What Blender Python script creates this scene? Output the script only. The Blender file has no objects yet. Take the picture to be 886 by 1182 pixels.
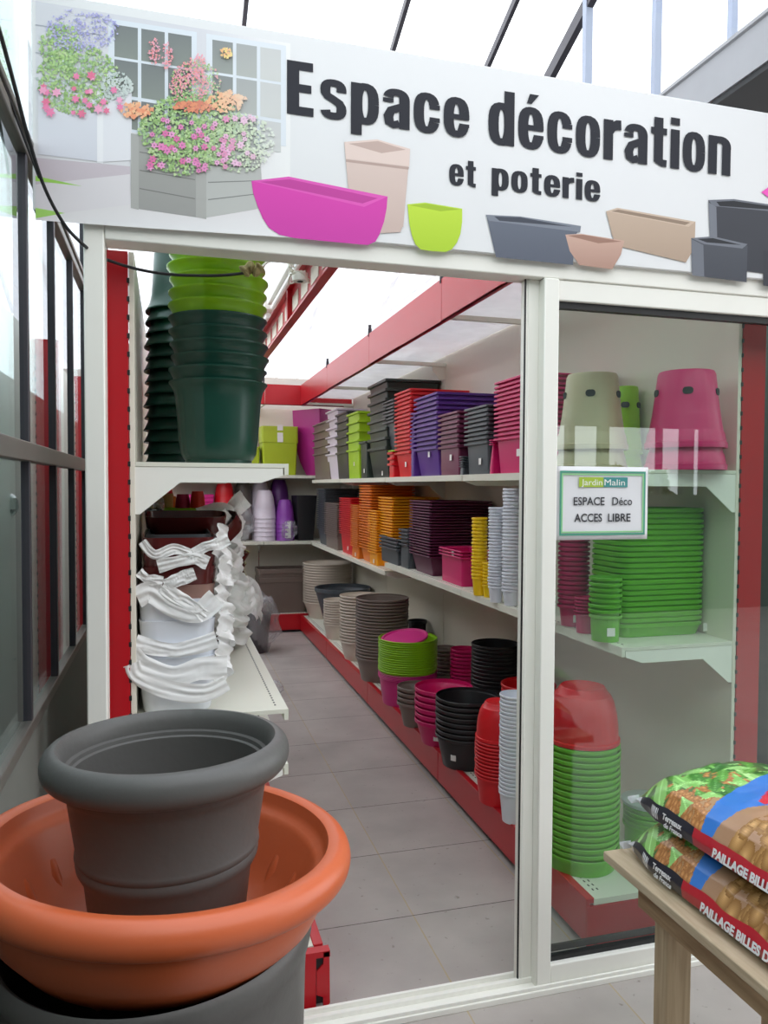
import bpy, math, random
from mathutils import Vector, Matrix, noise
random.seed(7)
PI = math.pi
scn = bpy.context.scene
COL = scn.collection

# ------------------------------------------------------------------ camera
F = 880.0
YAW = math.atan((443 - 195) / F); PITCH = math.atan(30 / F); ROLL = math.radians(0.3)
EYE = Vector((0, 0, 1.55))
fwd = Vector((math.sin(YAW) * math.cos(PITCH), math.cos(YAW) * math.cos(PITCH), -math.sin(PITCH)))
rt0 = Vector((math.cos(YAW), -math.sin(YAW), 0)); up0 = rt0.cross(fwd)
rt = rt0 * math.cos(ROLL) + up0 * math.sin(ROLL); upv = up0 * math.cos(ROLL) - rt0 * math.sin(ROLL)
cd = bpy.data.cameras.new('camera'); cam = bpy.data.objects.new('camera', cd); COL.objects.link(cam)
cd.sensor_fit = 'VERTICAL'; cd.sensor_height = 36.0; cd.lens = 36.0 * F / 1182
cd.clip_start = 0.02; cd.clip_end = 200
M = Matrix((rt, upv, -fwd)).transposed().to_4x4(); M.translation = EYE
cam.matrix_world = M
scn.camera = cam

# where a measured line of sight meets a known plane of the shop
def ray(x, y): return fwd + rt * ((x - 443) / F) + upv * ((591 - y) / F)
def on(x, y, z):
    d = ray(x, y); return EYE + d * ((z - EYE.z) / d.z)
def atY(x, y, Y):
    d = ray(x, y); return EYE + d * (Y / d.y)
def atX(x, y, X):
    d = ray(x, y); return EYE + d * (X / d.x)

# ------------------------------------------------------------------ materials
def lin(c): return tuple(((v / 255) / 12.92 if v / 255 <= 0.04045 else ((v / 255 + 0.055) / 1.055) ** 2.4) for v in c)
MATS = {}
def mat(name, rgb, rough=0.45, spec=0.5, var=0.06, metal=0.0, scale=8.0, bump=0.0, sheen=0.0):
    if name in MATS: return MATS[name]
    m = bpy.data.materials.new(name); m.use_nodes = True; nt = m.node_tree; b = nt.nodes['Principled BSDF']
    c = lin(rgb)
    tc = nt.nodes.new('ShaderNodeTexCoord'); nz = nt.nodes.new('ShaderNodeTexNoise')
    nz.inputs['Scale'].default_value = scale; nz.inputs['Detail'].default_value = 4
    nt.links.new(tc.outputs['Object'], nz.inputs['Vector'])
    mx = nt.nodes.new('ShaderNodeMix'); mx.data_type = 'RGBA'
    mx.inputs[6].default_value = (*[v * (1 - var) for v in c], 1); mx.inputs[7].default_value = (*[min(1, v * (1 + var)) for v in c], 1)
    nt.links.new(nz.outputs['Fac'], mx.inputs[0]); nt.links.new(mx.outputs[2], b.inputs['Base Color'])
    b.inputs['Roughness'].default_value = rough; b.inputs['Metallic'].default_value = metal
    b.inputs['Specular IOR Level'].default_value = spec
    if bump:
        bp = nt.nodes.new('ShaderNodeBump'); bp.inputs['Strength'].default_value = bump; bp.inputs['Distance'].default_value = 0.002
        n2 = nt.nodes.new('ShaderNodeTexNoise'); n2.inputs['Scale'].default_value = scale * 12
        nt.links.new(tc.outputs['Object'], n2.inputs['Vector']); nt.links.new(n2.outputs['Fac'], bp.inputs['Height']); nt.links.new(bp.outputs['Normal'], b.inputs['Normal'])
    MATS[name] = m; return m

def glassy(name, tint=(0.9, 0.97, 0.95), refl=1.0, rough=0.01, base=0.04):
    m = bpy.data.materials.new(name); m.use_nodes = True; nt = m.node_tree; nt.nodes.clear()
    o = nt.nodes.new('ShaderNodeOutputMaterial'); t = nt.nodes.new('ShaderNodeBsdfTransparent'); g = nt.nodes.new('ShaderNodeBsdfGlossy')
    lw = nt.nodes.new('ShaderNodeLayerWeight'); fr = nt.nodes.new('ShaderNodeMath'); fr.operation = 'POWER'; fr.inputs[1].default_value = 4.0; nt.links.new(lw.outputs['Facing'], fr.inputs[0])
    ml = nt.nodes.new('ShaderNodeMath'); ml.operation = 'MULTIPLY_ADD'; ml.inputs[1].default_value = refl; ml.inputs[2].default_value = base; ml.use_clamp = True
    t.inputs[0].default_value = (*tint, 1); g.inputs[0].default_value = (0.95, 0.98, 1, 1); g.inputs['Roughness'].default_value = rough
    mx = nt.nodes.new('ShaderNodeMixShader')
    nt.links.new(fr.outputs[0], ml.inputs[0]); nt.links.new(ml.outputs[0], mx.inputs[0])
    nt.links.new(t.outputs[0], mx.inputs[1]); nt.links.new(g.outputs[0], mx.inputs[2]); nt.links.new(mx.outputs[0], o.inputs[0])
    MATS[name] = m; return m

def film(name, rgb, transp=0.5, gloss=0.1, translucent=0.5):
    """a thin sheet that lets part of the light through: tissue, plastic film, milky roofing"""
    m = bpy.data.materials.new(name); m.use_nodes = True; nt = m.node_tree; nt.nodes.clear()
    o = nt.nodes.new('ShaderNodeOutputMaterial'); t = nt.nodes.new('ShaderNodeBsdfTransparent')
    d = nt.nodes.new('ShaderNodeBsdfDiffuse'); tl = nt.nodes.new('ShaderNodeBsdfTranslucent'); g = nt.nodes.new('ShaderNodeBsdfGlossy')
    c = (*lin(rgb), 1)
    for n in (d, tl): n.inputs[0].default_value = c
    g.inputs['Roughness'].default_value = 0.25
    tc = nt.nodes.new('ShaderNodeTexCoord'); nz = nt.nodes.new('ShaderNodeTexNoise'); nz.inputs['Scale'].default_value = 6
    nt.links.new(tc.outputs['Object'], nz.inputs['Vector'])
    a = nt.nodes.new('ShaderNodeMixShader'); a.inputs[0].default_value = translucent
    nt.links.new(d.outputs[0], a.inputs[1]); nt.links.new(tl.outputs[0], a.inputs[2])
    b = nt.nodes.new('ShaderNodeMixShader'); b.inputs[0].default_value = gloss
    nt.links.new(a.outputs[0], b.inputs[1]); nt.links.new(g.outputs[0], b.inputs[2])
    mr = nt.nodes.new('ShaderNodeMapRange'); mr.inputs[3].default_value = max(0, transp - 0.15); mr.inputs[4].default_value = min(1, transp + 0.15)
    nt.links.new(nz.outputs['Fac'], mr.inputs[0])
    e = nt.nodes.new('ShaderNodeMixShader'); nt.links.new(mr.outputs[0], e.inputs[0])
    nt.links.new(b.outputs[0], e.inputs[1]); nt.links.new(t.outputs[0], e.inputs[2]); nt.links.new(e.outputs[0], o.inputs[0])
    MATS[name] = m; return m

def nmath(nt, op, a, b=None, clamp=False):
    n = nt.nodes.new('ShaderNodeMath'); n.operation = op; n.use_clamp = clamp
    for i, v in enumerate((a, b)):
        if v is None: continue
        if isinstance(v, (int, float)): n.inputs[i].default_value = v
        else: nt.links.new(v, n.inputs[i])
    return n.outputs[0]

def tile_material():
    m = bpy.data.materials.new('floor_tiles'); m.use_nodes = True; nt = m.node_tree; b = nt.nodes['Principled BSDF']
    g = nt.nodes.new('ShaderNodeNewGeometry'); s = nt.nodes.new('ShaderNodeSeparateXYZ'); nt.links.new(g.outputs['Position'], s.inputs[0])
    P = 0.4745
    def cell(out, off):
        u = nmath(nt, 'MULTIPLY', nmath(nt, 'ADD', out, -off), 1 / P)
        f = nmath(nt, 'FRACT', u); ff = nmath(nt, 'FLOOR', u)
        return nmath(nt, 'MINIMUM', f, nmath(nt, 'SUBTRACT', 1.0, f)), ff
    dx, ix = cell(s.outputs[0], 0.842); dy, iy = cell(s.outputs[1], 2.571)
    n1 = nt.nodes.new('ShaderNodeTexNoise'); n1.inputs['Scale'].default_value = 3.0; n1.inputs['Detail'].default_value = 6
    n2 = nt.nodes.new('ShaderNodeTexNoise'); n2.inputs['Scale'].default_value = 38; n2.inputs['Detail'].default_value = 5
    for n in (n1, n2): nt.links.new(g.outputs['Position'], n.inputs['Vector'])
    w = nmath(nt, 'MULTIPLY_ADD', n2.outputs['Fac'], 0.006); w.node.inputs[2].default_value = 0.0028
    jx = nmath(nt, 'LESS_THAN', dx, w); jy = nmath(nt, 'LESS_THAN', dy, nmath(nt, 'MULTIPLY', w, 0.8)); 
    wn = nt.nodes.new('ShaderNodeTexWhiteNoise'); cb = nt.nodes.new('ShaderNodeCombineXYZ'); nt.links.new(ix, cb.inputs[0]); nt.links.new(iy, cb.inputs[1]); nt.links.new(cb.outputs[0], wn.inputs['Vector'])
    r = nt.nodes.new('ShaderNodeValToRGB'); r.color_ramp.elements[0].position = 0.3; r.color_ramp.elements[1].position = 0.72
    r.color_ramp.elements[0].color = (*lin((162, 154, 150)), 1); r.color_ramp.elements[1].color = (*lin((184, 177, 172)), 1)
    nt.links.new(n1.outputs['Fac'], r.inputs[0])
    hs = nt.nodes.new('ShaderNodeHueSaturation'); nt.links.new(r.outputs[0], hs.inputs['Color'])
    vv = nmath(nt, 'MULTIPLY_ADD', wn.outputs['Value'], 0.10); vv.node.inputs[2].default_value = 0.95; nt.links.new(vv, hs.inputs['Value'])
    # soil specks
    sp = nt.nodes.new('ShaderNodeValToRGB'); sp.color_ramp.elements[0].position = 0.66; sp.color_ramp.elements[1].position = 0.74
    nt.links.new(n2.outputs['Fac'], sp.inputs[0])
    mx0 = nt.nodes.new('ShaderNodeMix'); mx0.data_type = 'RGBA'; mx0.inputs[7].default_value = (*lin((98, 84, 72)), 1)
    nt.links.new(nmath(nt, 'MULTIPLY', sp.outputs[0], 0.5), mx0.inputs[0]); nt.links.new(hs.outputs[0], mx0.inputs[6])
    mx = nt.nodes.new('ShaderNodeMix'); mx.data_type = 'RGBA'; mx.inputs[7].default_value = (*lin((176, 160, 132)), 1)
    nt.links.new(jx, mx.inputs[0]); nt.links.new(mx0.outputs[2], mx.inputs[6])
    mx2 = nt.nodes.new('ShaderNodeMix'); mx2.data_type = 'RGBA'; mx2.inputs[7].default_value = (*lin((88, 80, 76)), 1)
    nt.links.new(jy, mx2.inputs[0]); nt.links.new(mx.outputs[2], mx2.inputs[6]); nt.links.new(mx2.outputs[2], b.inputs['Base Color'])
    b.inputs['Roughness'].default_value = 0.5
    bp = nt.nodes.new('ShaderNodeBump'); bp.inputs['Strength'].default_value = 0.4; bp.inputs['Distance'].default_value = 0.003; bp.invert = True
    nt.links.new(nmath(nt, 'MAXIMUM', jx, jy), bp.inputs['Height']); nt.links.new(bp.outputs[0], b.inputs['Normal'])
    return m

def wood_material(name, c1, c2, sc=(26, 2.2, 26)):
    m = bpy.data.materials.new(name); m.use_nodes = True; nt = m.node_tree; b = nt.nodes['Principled BSDF']
    tc = nt.nodes.new('ShaderNodeTexCoord'); mp = nt.nodes.new('ShaderNodeMapping'); mp.inputs['Scale'].default_value = sc
    nz = nt.nodes.new('ShaderNodeTexNoise'); nz.inputs['Scale'].default_value = 2.0; nz.inputs['Detail'].default_value = 8; nz.inputs['Distortion'].default_value = 0.6
    nt.links.new(tc.outputs['Object'], mp.inputs[0]); nt.links.new(mp.outputs[0], nz.inputs['Vector'])
    r = nt.nodes.new('ShaderNodeValToRGB'); r.color_ramp.elements[0].position = 0.3; r.color_ramp.elements[1].position = 0.7
    r.color_ramp.elements[0].color = (*lin(c1), 1); r.color_ramp.elements[1].color = (*lin(c2), 1)
    nt.links.new(nz.outputs['Fac'], r.inputs[0])
    vo = nt.nodes.new('ShaderNodeTexVoronoi'); vo.inputs['Scale'].default_value = 9; nt.links.new(tc.outputs['Object'], vo.inputs['Vector'])
    kr = nt.nodes.new('ShaderNodeValToRGB'); kr.color_ramp.elements[0].position = 0.03; kr.color_ramp.elements[0].color = (1, 1, 1, 1); kr.color_ramp.elements[1].position = 0.09; kr.color_ramp.elements[1].color = (0, 0, 0, 1)
    nt.links.new(vo.outputs['Distance'], kr.inputs[0])
    mx = nt.nodes.new('ShaderNodeMix'); mx.data_type = 'RGBA'; mx.inputs[7].default_value = (*lin((96, 76, 58)), 1)
    nt.links.new(nmath(nt, 'MULTIPLY', kr.outputs[0], 0.6), mx.inputs[0]); nt.links.new(r.outputs[0], mx.inputs[6]); nt.links.new(mx.outputs[2], b.inputs['Base Color'])
    b.inputs['Roughness'].default_value = 0.75
    bp = nt.nodes.new('ShaderNodeBump'); bp.inputs['Strength'].default_value = 0.3; bp.inputs['Distance'].default_value = 0.002
    nt.links.new(nz.outputs['Fac'], bp.inputs['Height']); nt.links.new(bp.outputs[0], b.inputs['Normal'])
    MATS[name] = m; return m

def attr_material(name, rough=0.5, spec=0.3):
    m = bpy.data.materials.new(name); m.use_nodes = True; nt = m.node_tree; b = nt.nodes['Principled BSDF']
    a = nt.nodes.new('ShaderNodeAttribute'); a.attribute_name = 'print'; nt.links.new(a.outputs['Color'], b.inputs['Base Color'])
    b.inputs['Roughness'].default_value = rough; b.inputs['Specular IOR Level'].default_value = spec
    MATS[name] = m; return m

WHITE = mat('white_coated_metal', (243, 242, 235), 0.35, var=0.02)
SHELF = mat('cream_shelf_metal', (226, 226, 212), 0.4, var=0.025)
PANEL = mat('cream_panel_metal', (232, 226, 212), 0.42, var=0.03, scale=1.5)
RED = mat('red_coated_metal', (186, 22, 34), 0.3, var=0.05, scale=3)
GASKET = mat('black_rubber', (22, 22, 24), 0.5)
ALU = mat('dull_aluminium', (120, 116, 110), 0.4, metal=0.6)
DARKALU = mat('dark_glazing_metal', (62, 60, 66), 0.45, metal=0.3)
GUT = mat('grey_gutter_metal', (140, 142, 146), 0.55, var=0.1, scale=6)
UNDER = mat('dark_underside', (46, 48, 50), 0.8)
STICK = mat('white_sticker', (236, 236, 232), 0.5)
TILE = tile_material()
WOOD = wood_material('bench_wood', (172, 152, 124), (206, 190, 164))
WOOD2 = wood_material('bench_wood_darker', (140, 112, 82), (182, 154, 120))
LEGWOOD = wood_material('bench_leg_wood', (160, 138, 110), (196, 176, 146), (24, 24, 1.6))
GLASS = glassy('window_glass', (0.90, 0.955, 0.925), 0.85, base=0.062)
WALLGLASS = glassy('side_wall_glass', (0.80, 0.88, 0.87), 0.9, 0.02, base=0.06)
ROOFGLASS = glassy('roof_glass', (0.97, 0.98, 1.0), 0.3, base=0.0)
MILKY = film('milky_roof_sheet', (254, 254, 255), 0.2, 0.02)
TISSUE = film('white_tissue', (255, 255, 254), 0.03, 0.02, 0.15)
CLEARFILM = film('clear_plastic_film', (245, 247, 252), 0.68, 0.35)
PRINT = attr_material('printed_ink')
LETTER = mat('charcoal_lettering', (52, 53, 60), 0.6, spec=0.15, var=0.02)

# ------------------------------------------------------------------ mesh helpers
class MB:
    def __init__(s): s.v = []; s.f = []; s.m = []; s.c = []; s.smooth = []
    def face(s, idx, mi=0, col=None, sm=True): s.f.append(idx); s.m.append(mi); s.c.append(col); s.smooth.append(sm)
    def box(s, x0, x1, y0, y1, z0, z1, mi=0):
        n = len(s.v); s.v += [(x, y, z) for z in (z0, z1) for y in (y0, y1) for x in (x0, x1)]
        for q in ((0, 2, 3, 1), (4, 5, 7, 6), (0, 1, 5, 4), (2, 6, 7, 3), (0, 4, 6, 2), (1, 3, 7, 5)): s.face([n + i for i in q], mi, sm=False)
        return s
    def hexa(s, p, mi=0):
        n = len(s.v); s.v += [tuple(q) for q in p]
        for q in ((0, 3, 2, 1), (4, 5, 6, 7), (0, 1, 5, 4), (1, 2, 6, 5), (2, 3, 7, 6), (3, 0, 4, 7)): s.face([n + i for i in q], mi, sm=False)
        return s
    def prism(s, pts, ax, a, b, mi=0):
        """closed outline pts (2-D) swept from a to b along axis ax (0,1,2)"""
        n = len(s.v); k = len(pts)
        for t in (a, b):
            for (u, w) in pts:
                s.v.append((t, u, w) if ax == 0 else ((u, t, w) if ax == 1 else (u, w, t)))
        s.face([n + i for i in range(k)][::-1], mi, sm=False); s.face([n + k + i for i in range(k)], mi, sm=False)
        for i in range(k): j = (i + 1) % k; s.face([n + i, n + j, n + k + j, n + k + i], mi, sm=False)
        return s
    def bar(s, p, q, w, h, mi=0, up=(0, 0, 1)):
        p, q = Vector(p), Vector(q); d = (q - p).normalized(); u = Vector(up)
        if abs(d.dot(u)) > 0.98: u = Vector((0, 1, 0))
        r = d.cross(u).normalized(); t = r.cross(d)
        c = []
        for o in (p, q):
            for a, b in ((-1, -1), (1, -1), (1, 1), (-1, 1)): c.append(o + r * a * w / 2 + t * b * h / 2)
        return s.hexa(c, mi)
    def tube(s, path, r, k=8, mi=0, closed=False):
        path = [Vector(p) for p in path]; n0 = len(s.v); rr = r if isinstance(r, (list, tuple)) else [r] * len(path)
        prev = None
        for i, p in enumerate(path):
            d = (path[min(i + 1, len(path) - 1)] - path[max(i - 1, 0)]).normalized()
            if prev is None:
                u = d.cross(Vector((0, 0, 1)));
                if u.length < 0.1: u = d.cross(Vector((1, 0, 0)))
            else: u = prev - d * prev.dot(d)
            u.normalize(); prev = u; w = d.cross(u)
            for j in range(k): a = 2 * PI * j / k; s.v.append(tuple(p + (u * math.cos(a) + w * math.sin(a)) * rr[i]))
        for i in range(len(path) - 1):
            for j in range(k): a = n0 + i * k; s.face([a + j, a + (j + 1) % k, a + k + (j + 1) % k, a + k + j], mi)
        s.face([n0 + j for j in range(k)], mi); e = n0 + (len(path) - 1) * k; s.face([e + j for j in range(k)][::-1], mi)
        return s
    def loft(s, rings, cap0=True, cap1=True, mi=0, seg=8, off=(0, 0, 0), fn=None):
        """rings: (z, hx, hy, r); r >= hx makes a circle"""
        n0 = len(s.v); k = None
        for ri, (z, hx, hy, r) in enumerate(rings):
            pts = outline(hx, hy, r, seg)
            if k is None: k = len(pts)
            for j, (x, y) in enumerate(pts):
                if fn: x, y, z2 = fn(x, y, z, ri)
                else: z2 = z
                s.v.append((x + off[0], y + off[1], z2 + off[2]))
        for i in range(len(rings) - 1):
            for j in range(k): a = n0 + i * k; s.face([a + j, a + (j + 1) % k, a + k + (j + 1) % k, a + k + j], mi)
        if cap0: s.face([n0 + j for j in range(k)][::-1], mi)
        if cap1: e = n0 + (len(rings) - 1) * k; s.face([e + j for j in range(k)], mi)
        return s
    def grid(s, fn, nu, nv, mi=0):
        n0 = len(s.v)
        for i in range(nu + 1):
            for j in range(nv + 1): s.v.append(tuple(fn(i / nu, j / nv)))
        for i in range(nu):
            for j in range(nv): a = n0 + i * (nv + 1) + j; s.face([a, a + nv + 1, a + nv + 2, a + 1], mi)
        return s
    def mesh(s, name, mats, sharp=32):
        me = bpy.data.meshes.new(name); me.from_pydata(s.v, [], s.f)
        for m in (mats if isinstance(mats, (list, tuple)) else [mats]): me.materials.append(m)
        me.polygons.foreach_set('material_index', s.m)
        me.polygons.foreach_set('use_smooth', s.smooth)
        if any(c is not None for c in s.c):
            ca = me.color_attributes.new('print', 'FLOAT_COLOR', 'CORNER')
            for p in me.polygons:
                c = s.c[p.index] or (1, 1, 1)
                for li, l in enumerate(p.loop_indices):
                    cc = c[li] if isinstance(c[0], (tuple, list)) else c
                    ca.data[l].color = (*cc, 1)
        me.update(); me.set_sharp_from_angle(angle=math.radians(sharp))
        return me
    def build(s, name, mats, parent=None, loc=(0, 0, 0), rz=0, bevel=0, sharp=32, solid=0):
        o = bpy.data.objects.new(name, s.mesh(name, mats, sharp)); COL.objects.link(o)
        o.location = loc; o.rotation_euler[2] = rz
        if parent: o.parent = parent
        if solid: m = o.modifiers.new('s', 'SOLIDIFY'); m.thickness = solid; m.offset = 0
        if bevel: m = o.modifiers.new('b', 'BEVEL'); m.width = bevel; m.segments = 2; m.limit_method = 'ANGLE'
        return o

def outline(hx, hy, r, seg):
    pts = []
    r = min(r, hx, hy)
    for q, (sx, sy) in enumerate(((1, 1), (-1, 1), (-1, -1), (1, -1))):
        for i in range(seg + 1):
            a = PI / 2 * q + PI / 2 * i / seg
            # a straight edge of zero length is opened by a hair so that rings always match
            ofs = 1e-5 if (i == 0) else (-1e-5 if i == seg else 0)
            a2 = a + ofs
            pts.append((sx * (hx - r) + r * math.cos(a2), sy * (hy - r) + r * math.sin(a2)))
    return pts

def tag(o, label, cat, group=None):
    o['label'] = label; o['category'] = cat
    if group: o['group'] = group
    return o
def struct(o): o['kind'] = 'structure'; return o
def empty(name, label, cat, loc=(0, 0, 0), rz=0, group=None):
    o = bpy.data.objects.new(name, None); COL.objects.link(o); o.location = loc; o.rotation_euler[2] = rz; o.empty_display_size = 0.05
    return tag(o, label, cat, group)
def box(*a): return MB().box(*a)

# ------------------------------------------------------------------ the place: floor, walls, roofs
struct(box(-6, 12, -6, 11, -0.1, 0).build('floor', TILE))
FY = 2.1            # plane of the glazed front
ROOMX0, ROOMX1, ROOMY1 = -0.14, 1.96, 8.62
CREAMWALL = mat('pale_wall', (226, 222, 212), 0.7, var=0.03, scale=2)
struct(box(-0.34, 2.6, ROOMY1, ROOMY1 + 0.08, 0, 2.76).build('wall_back', CREAMWALL))
DIM = mat('grey_green_wall', (92, 102, 98), 0.8, var=0.12, scale=1.2)
struct(box(2.5, 2.56, 2.2, ROOMY1, 0, 2.3).build('wall_right', DIM))
# milky sheets over the shop, carried by thin purlins
cs = MB()
N = 84
def corr(u, v): return (-0.30 + u * 2.2, 2.16 + v * 6.5, 2.77 + 0.012 * math.sin(u * 2 * PI * 28))
cs.grid(corr, N * 2, 2)
struct(cs.build('ceiling', MILKY))
# glass wall of the greenhouse beside the entrance
WX = -0.335
gw = MB()
gw.box(WX - 0.004, WX + 0.002, -1.2, 3.36, 0.97, 2.36)
gl = struct(gw.build('wall_left_glass', WALLGLASS))
gw2 = MB(); gw2.box(WX - 0.004, WX + 0.002, -1.2, 3.36, 2.40, 3.2); struct(gw2.build('wall_left_upper_glass', WALLGLASS))
fr = MB()
for y in (-0.9, -0.4, 0.1, 0.6, 1.1, 1.56, 2.01, 2.46, 2.905, 3.34): fr.box(WX - 0.02, WX + 0.012, y - 0.011, y + 0.011, 0.95, 2.37)
for y in (-0.9, 0.1, 1.1, 2.25, 3.34): fr.box(WX - 0.02, WX + 0.012, y - 0.011, y + 0.011, 2.37, 3.2)
struct(fr.build('wall_left_frame', DARKALU, bevel=0.002))
rl = MB()
rl.box(WX - 0.03, WX + 0.016, -1.2, 3.36, 0.945, 0.975); rl.box(WX - 0.03, WX + 0.02, -1.2, 3.36, 1.605, 1.65)
rl.box(WX - 0.03, WX + 0.016, -1.2, 3.36, 2.335, 2.36); rl.box(WX - 0.03, WX + 0.02, -1.2, 3.36, 2.37, 2.385); rl.box(WX - 0.03, WX + 0.016, -1.2, 3.36, 3.2, 3.24)
struct(rl.build('wall_left_rail', ALU, bevel=0.003))
struct(box(WX - 0.025, WX + 0.008, -1.2, 3.36, 0, 0.945).build('wall_left', mat('grey_sill_panel', (112, 114, 108), 0.6, var=0.08)))
# what the side glass looks out on
struct(box(-1.1, -1.0, -3.9, 14, 0, 2.25).build('wall_outside', mat('green_grey_wall', (112, 122, 116), 0.9, var=0.12, scale=0.8)))

# big greenhouse roof: rafters run back and down
def roofz(y): return 7.0 - 0.4 * y
rf = MB()
for x in (-1.6, -0.57, 0.52, 1.61, 2.37, 2.9):
    rf.bar((x, -3, roofz(-3)), (x, 9.0, roofz(9.0)), 0.03 if x < 2.5 else 0.05, 0.06 if x < 2.5 else 0.10)
struct(rf.build('roof_beam', DARKALU))
rg = MB(); rg.hexa([(-3, -3, roofz(-3)), (6, -3, roofz(-3)), (6, 9, roofz(9)), (-3, 9, roofz(9)), (-3, -3, roofz(-3) + .006), (6, -3, roofz(-3) + .006), (6, 9, roofz(9) + .006), (-3, 9, roofz(9) + .006)])
struct(rg.build('roof_glass', ROOFGLASS))
gb = MB()
for x, y in ((2.87, 4.95), (3.44, 4.95), (4.1, 4.95)): gb.box(x, x + 0.055, y, y + 0.05, 2.4, 5.9)
gb.box(2.87, 6, 4.95, 5.0, 5.9, 5.96)
struct(gb.build('roof_gable_beam', mat('pale_bar', (150, 160, 178), 0.5)))
# grey gutter beside the shop with its dark underside
gt = MB()
GX = 2.25
gt.prism([(GX, 3.215), (GX + 0.5, 3.215), (GX + 0.5, 3.38), (GX - 0.012, 3.41), (GX - 0.012, 3.395), (GX, 3.39)], 1, 1.4, 8.6)
struct(gt.build('roof_gutter_beam', GUT))
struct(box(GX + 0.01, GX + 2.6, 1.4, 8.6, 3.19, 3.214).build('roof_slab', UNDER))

# buildings behind the viewer, seen in the panes
rw = MB()
RW0 = 1.46
rw.box(-4, 12, -4.1, -4, 0, RW0); rw.box(-4, 12, -4.1, -4, 2.29, 4.6)
xs_ = [-4, 4.40, 4.59, 4.68, 5.03, 5.15, 5.86, 5.90, 6.20, 6.36, 6.49, 12]
for k in range(0, len(xs_), 2):
    if k + 1 < len(xs_): rw.box(xs_[k], xs_[k + 1], -4.1, -4, RW0, 2.29)
struct(rw.build('wall_opposite', mat('dark_green_grey', (74, 84, 80), 0.8, var=0.15, scale=0.7)))
LEAF = mat('leaf_green', (104, 140, 52), 0.6, var=0.3, scale=5)
def bush(x, y, h, r, label):
    b = MB(); rnd = random.Random(int(x * 10))
    for i in range(900):
        t = rnd.random(); a = rnd.random() * 2 * PI; q = rnd.random() ** 0.5
        z = 0.3 + (h - 0.3) * t; rr = r * q * (0.5 + math.sin(PI * min(1, t * 1.1)) * 0.6)
        c = Vector((math.cos(a) * rr, math.sin(a) * rr, z)); s_ = 0.05 + 0.05 * rnd.random()
        u = Vector([rnd.uniform(-1, 1) for _ in range(3)]).normalized() * s_; w = u.cross(Vector([rnd.uniform(-1, 1) for _ in range(3)])).normalized() * s_ * 0.5
        n = len(b.v); b.v += [tuple(c - u), tuple(c + w), tuple(c + u), tuple(c - w)]; b.face([n, n + 1, n + 2, n + 3], sm=False)
    e = empty('garden_bush', label, 'bush', (x, y, 0)); b.build('foliage', LEAF, e)
    MB().tube([(0, 0, 0), (0.02, 0, h * 0.6)], [0.04, 0.02]).build('trunk', WOOD2, e)
bush(5.9, -5.2, 1.84, 0.33, 'rounded green bush outside the window band, reflected in the shop pane above the paper notice')
bush(6.75, -5.4, 1.76, 0.38, 'lower wide bush beyond the windows, reflected in front of the magenta pots')
struct(box(-6, 12, -9, -6, -0.1, -0.005).build('ground', mat('outdoor_ground', (120, 124, 100), 0.9)))

# ------------------------------------------------------------------ the front of the shop
HZ0, HZ1 = 2.17, 2.235
ent = MB()
ent.box(-0.205, -0.155, FY - 0.03, FY + 0.05, 0, HZ1)
ent.box(-0.155, 2.6, FY - 0.03, FY + 0.05, HZ0, HZ1)
struct(ent.build('door_1_frame', WHITE, bevel=0.004))
struct(MB().box(-0.205, 2.6, FY - 0.05, FY + 0.05, 0, 0.018).box(-0.155, 2.6, FY - 0.005, FY + 0.006, 0.018, 0.034).box(-0.155, 2.6, FY + 0.03, FY + 0.04, 0.018, 0.034).box(-0.155, 2.6, FY - 0.045, FY - 0.038, 0.018, 0.03).build('door_1_sill', WHITE, bevel=0.002))
st = MB(); st.box(1.03, 1.073, FY + 0.0, FY + 0.035, 0.02, HZ0); st.box(1.036, 1.04, FY - 0.004, FY, 0.02, HZ0)
struct(st.build('door_1_stile', WHITE, bevel=0.003))
struct(box(1.0265, 1.030, FY + 0.0, FY + 0.006, 0.02, HZ0).build('door_1_seal', GASKET))
wf = MB()
wf.box(1.073, 1.122, FY - 0.035, FY + 0.01, 0.004, HZ0); wf.box(1.122, 2.55, FY - 0.025, FY + 0.01, HZ0 - 0.062, HZ0); wf.box(1.122, 2.55, FY - 0.03, FY + 0.01, 0.02, 0.078)
wf.box(2.5, 2.55, FY - 0.025, FY + 0.01, 0.078, HZ0 - 0.062)
struct(wf.build('window_1_frame', WHITE, bevel=0.004))
gk = MB()
gk.box(1.122, 2.5, FY - 0.015, FY + 0.008, HZ0 - 0.082, HZ0 - 0.06); gk.box(1.122, 2.5, FY - 0.012, FY + 0.008, 0.076, 0.092); gk.box(1.121, 1.125, FY - 0.012, FY + 0.008, 0.09, HZ0 - 0.08)
gk.box(1.122, 2.5, FY + 0.012, FY + 0.02, 0.092, 0.112)
struct(gk.build('window_1_seal', GASKET))
struct(box(1.124, 2.5, FY - 0.004, FY + 0.002, 0.09, HZ0 - 0.08).build('window_1_glass', GLASS))

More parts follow.
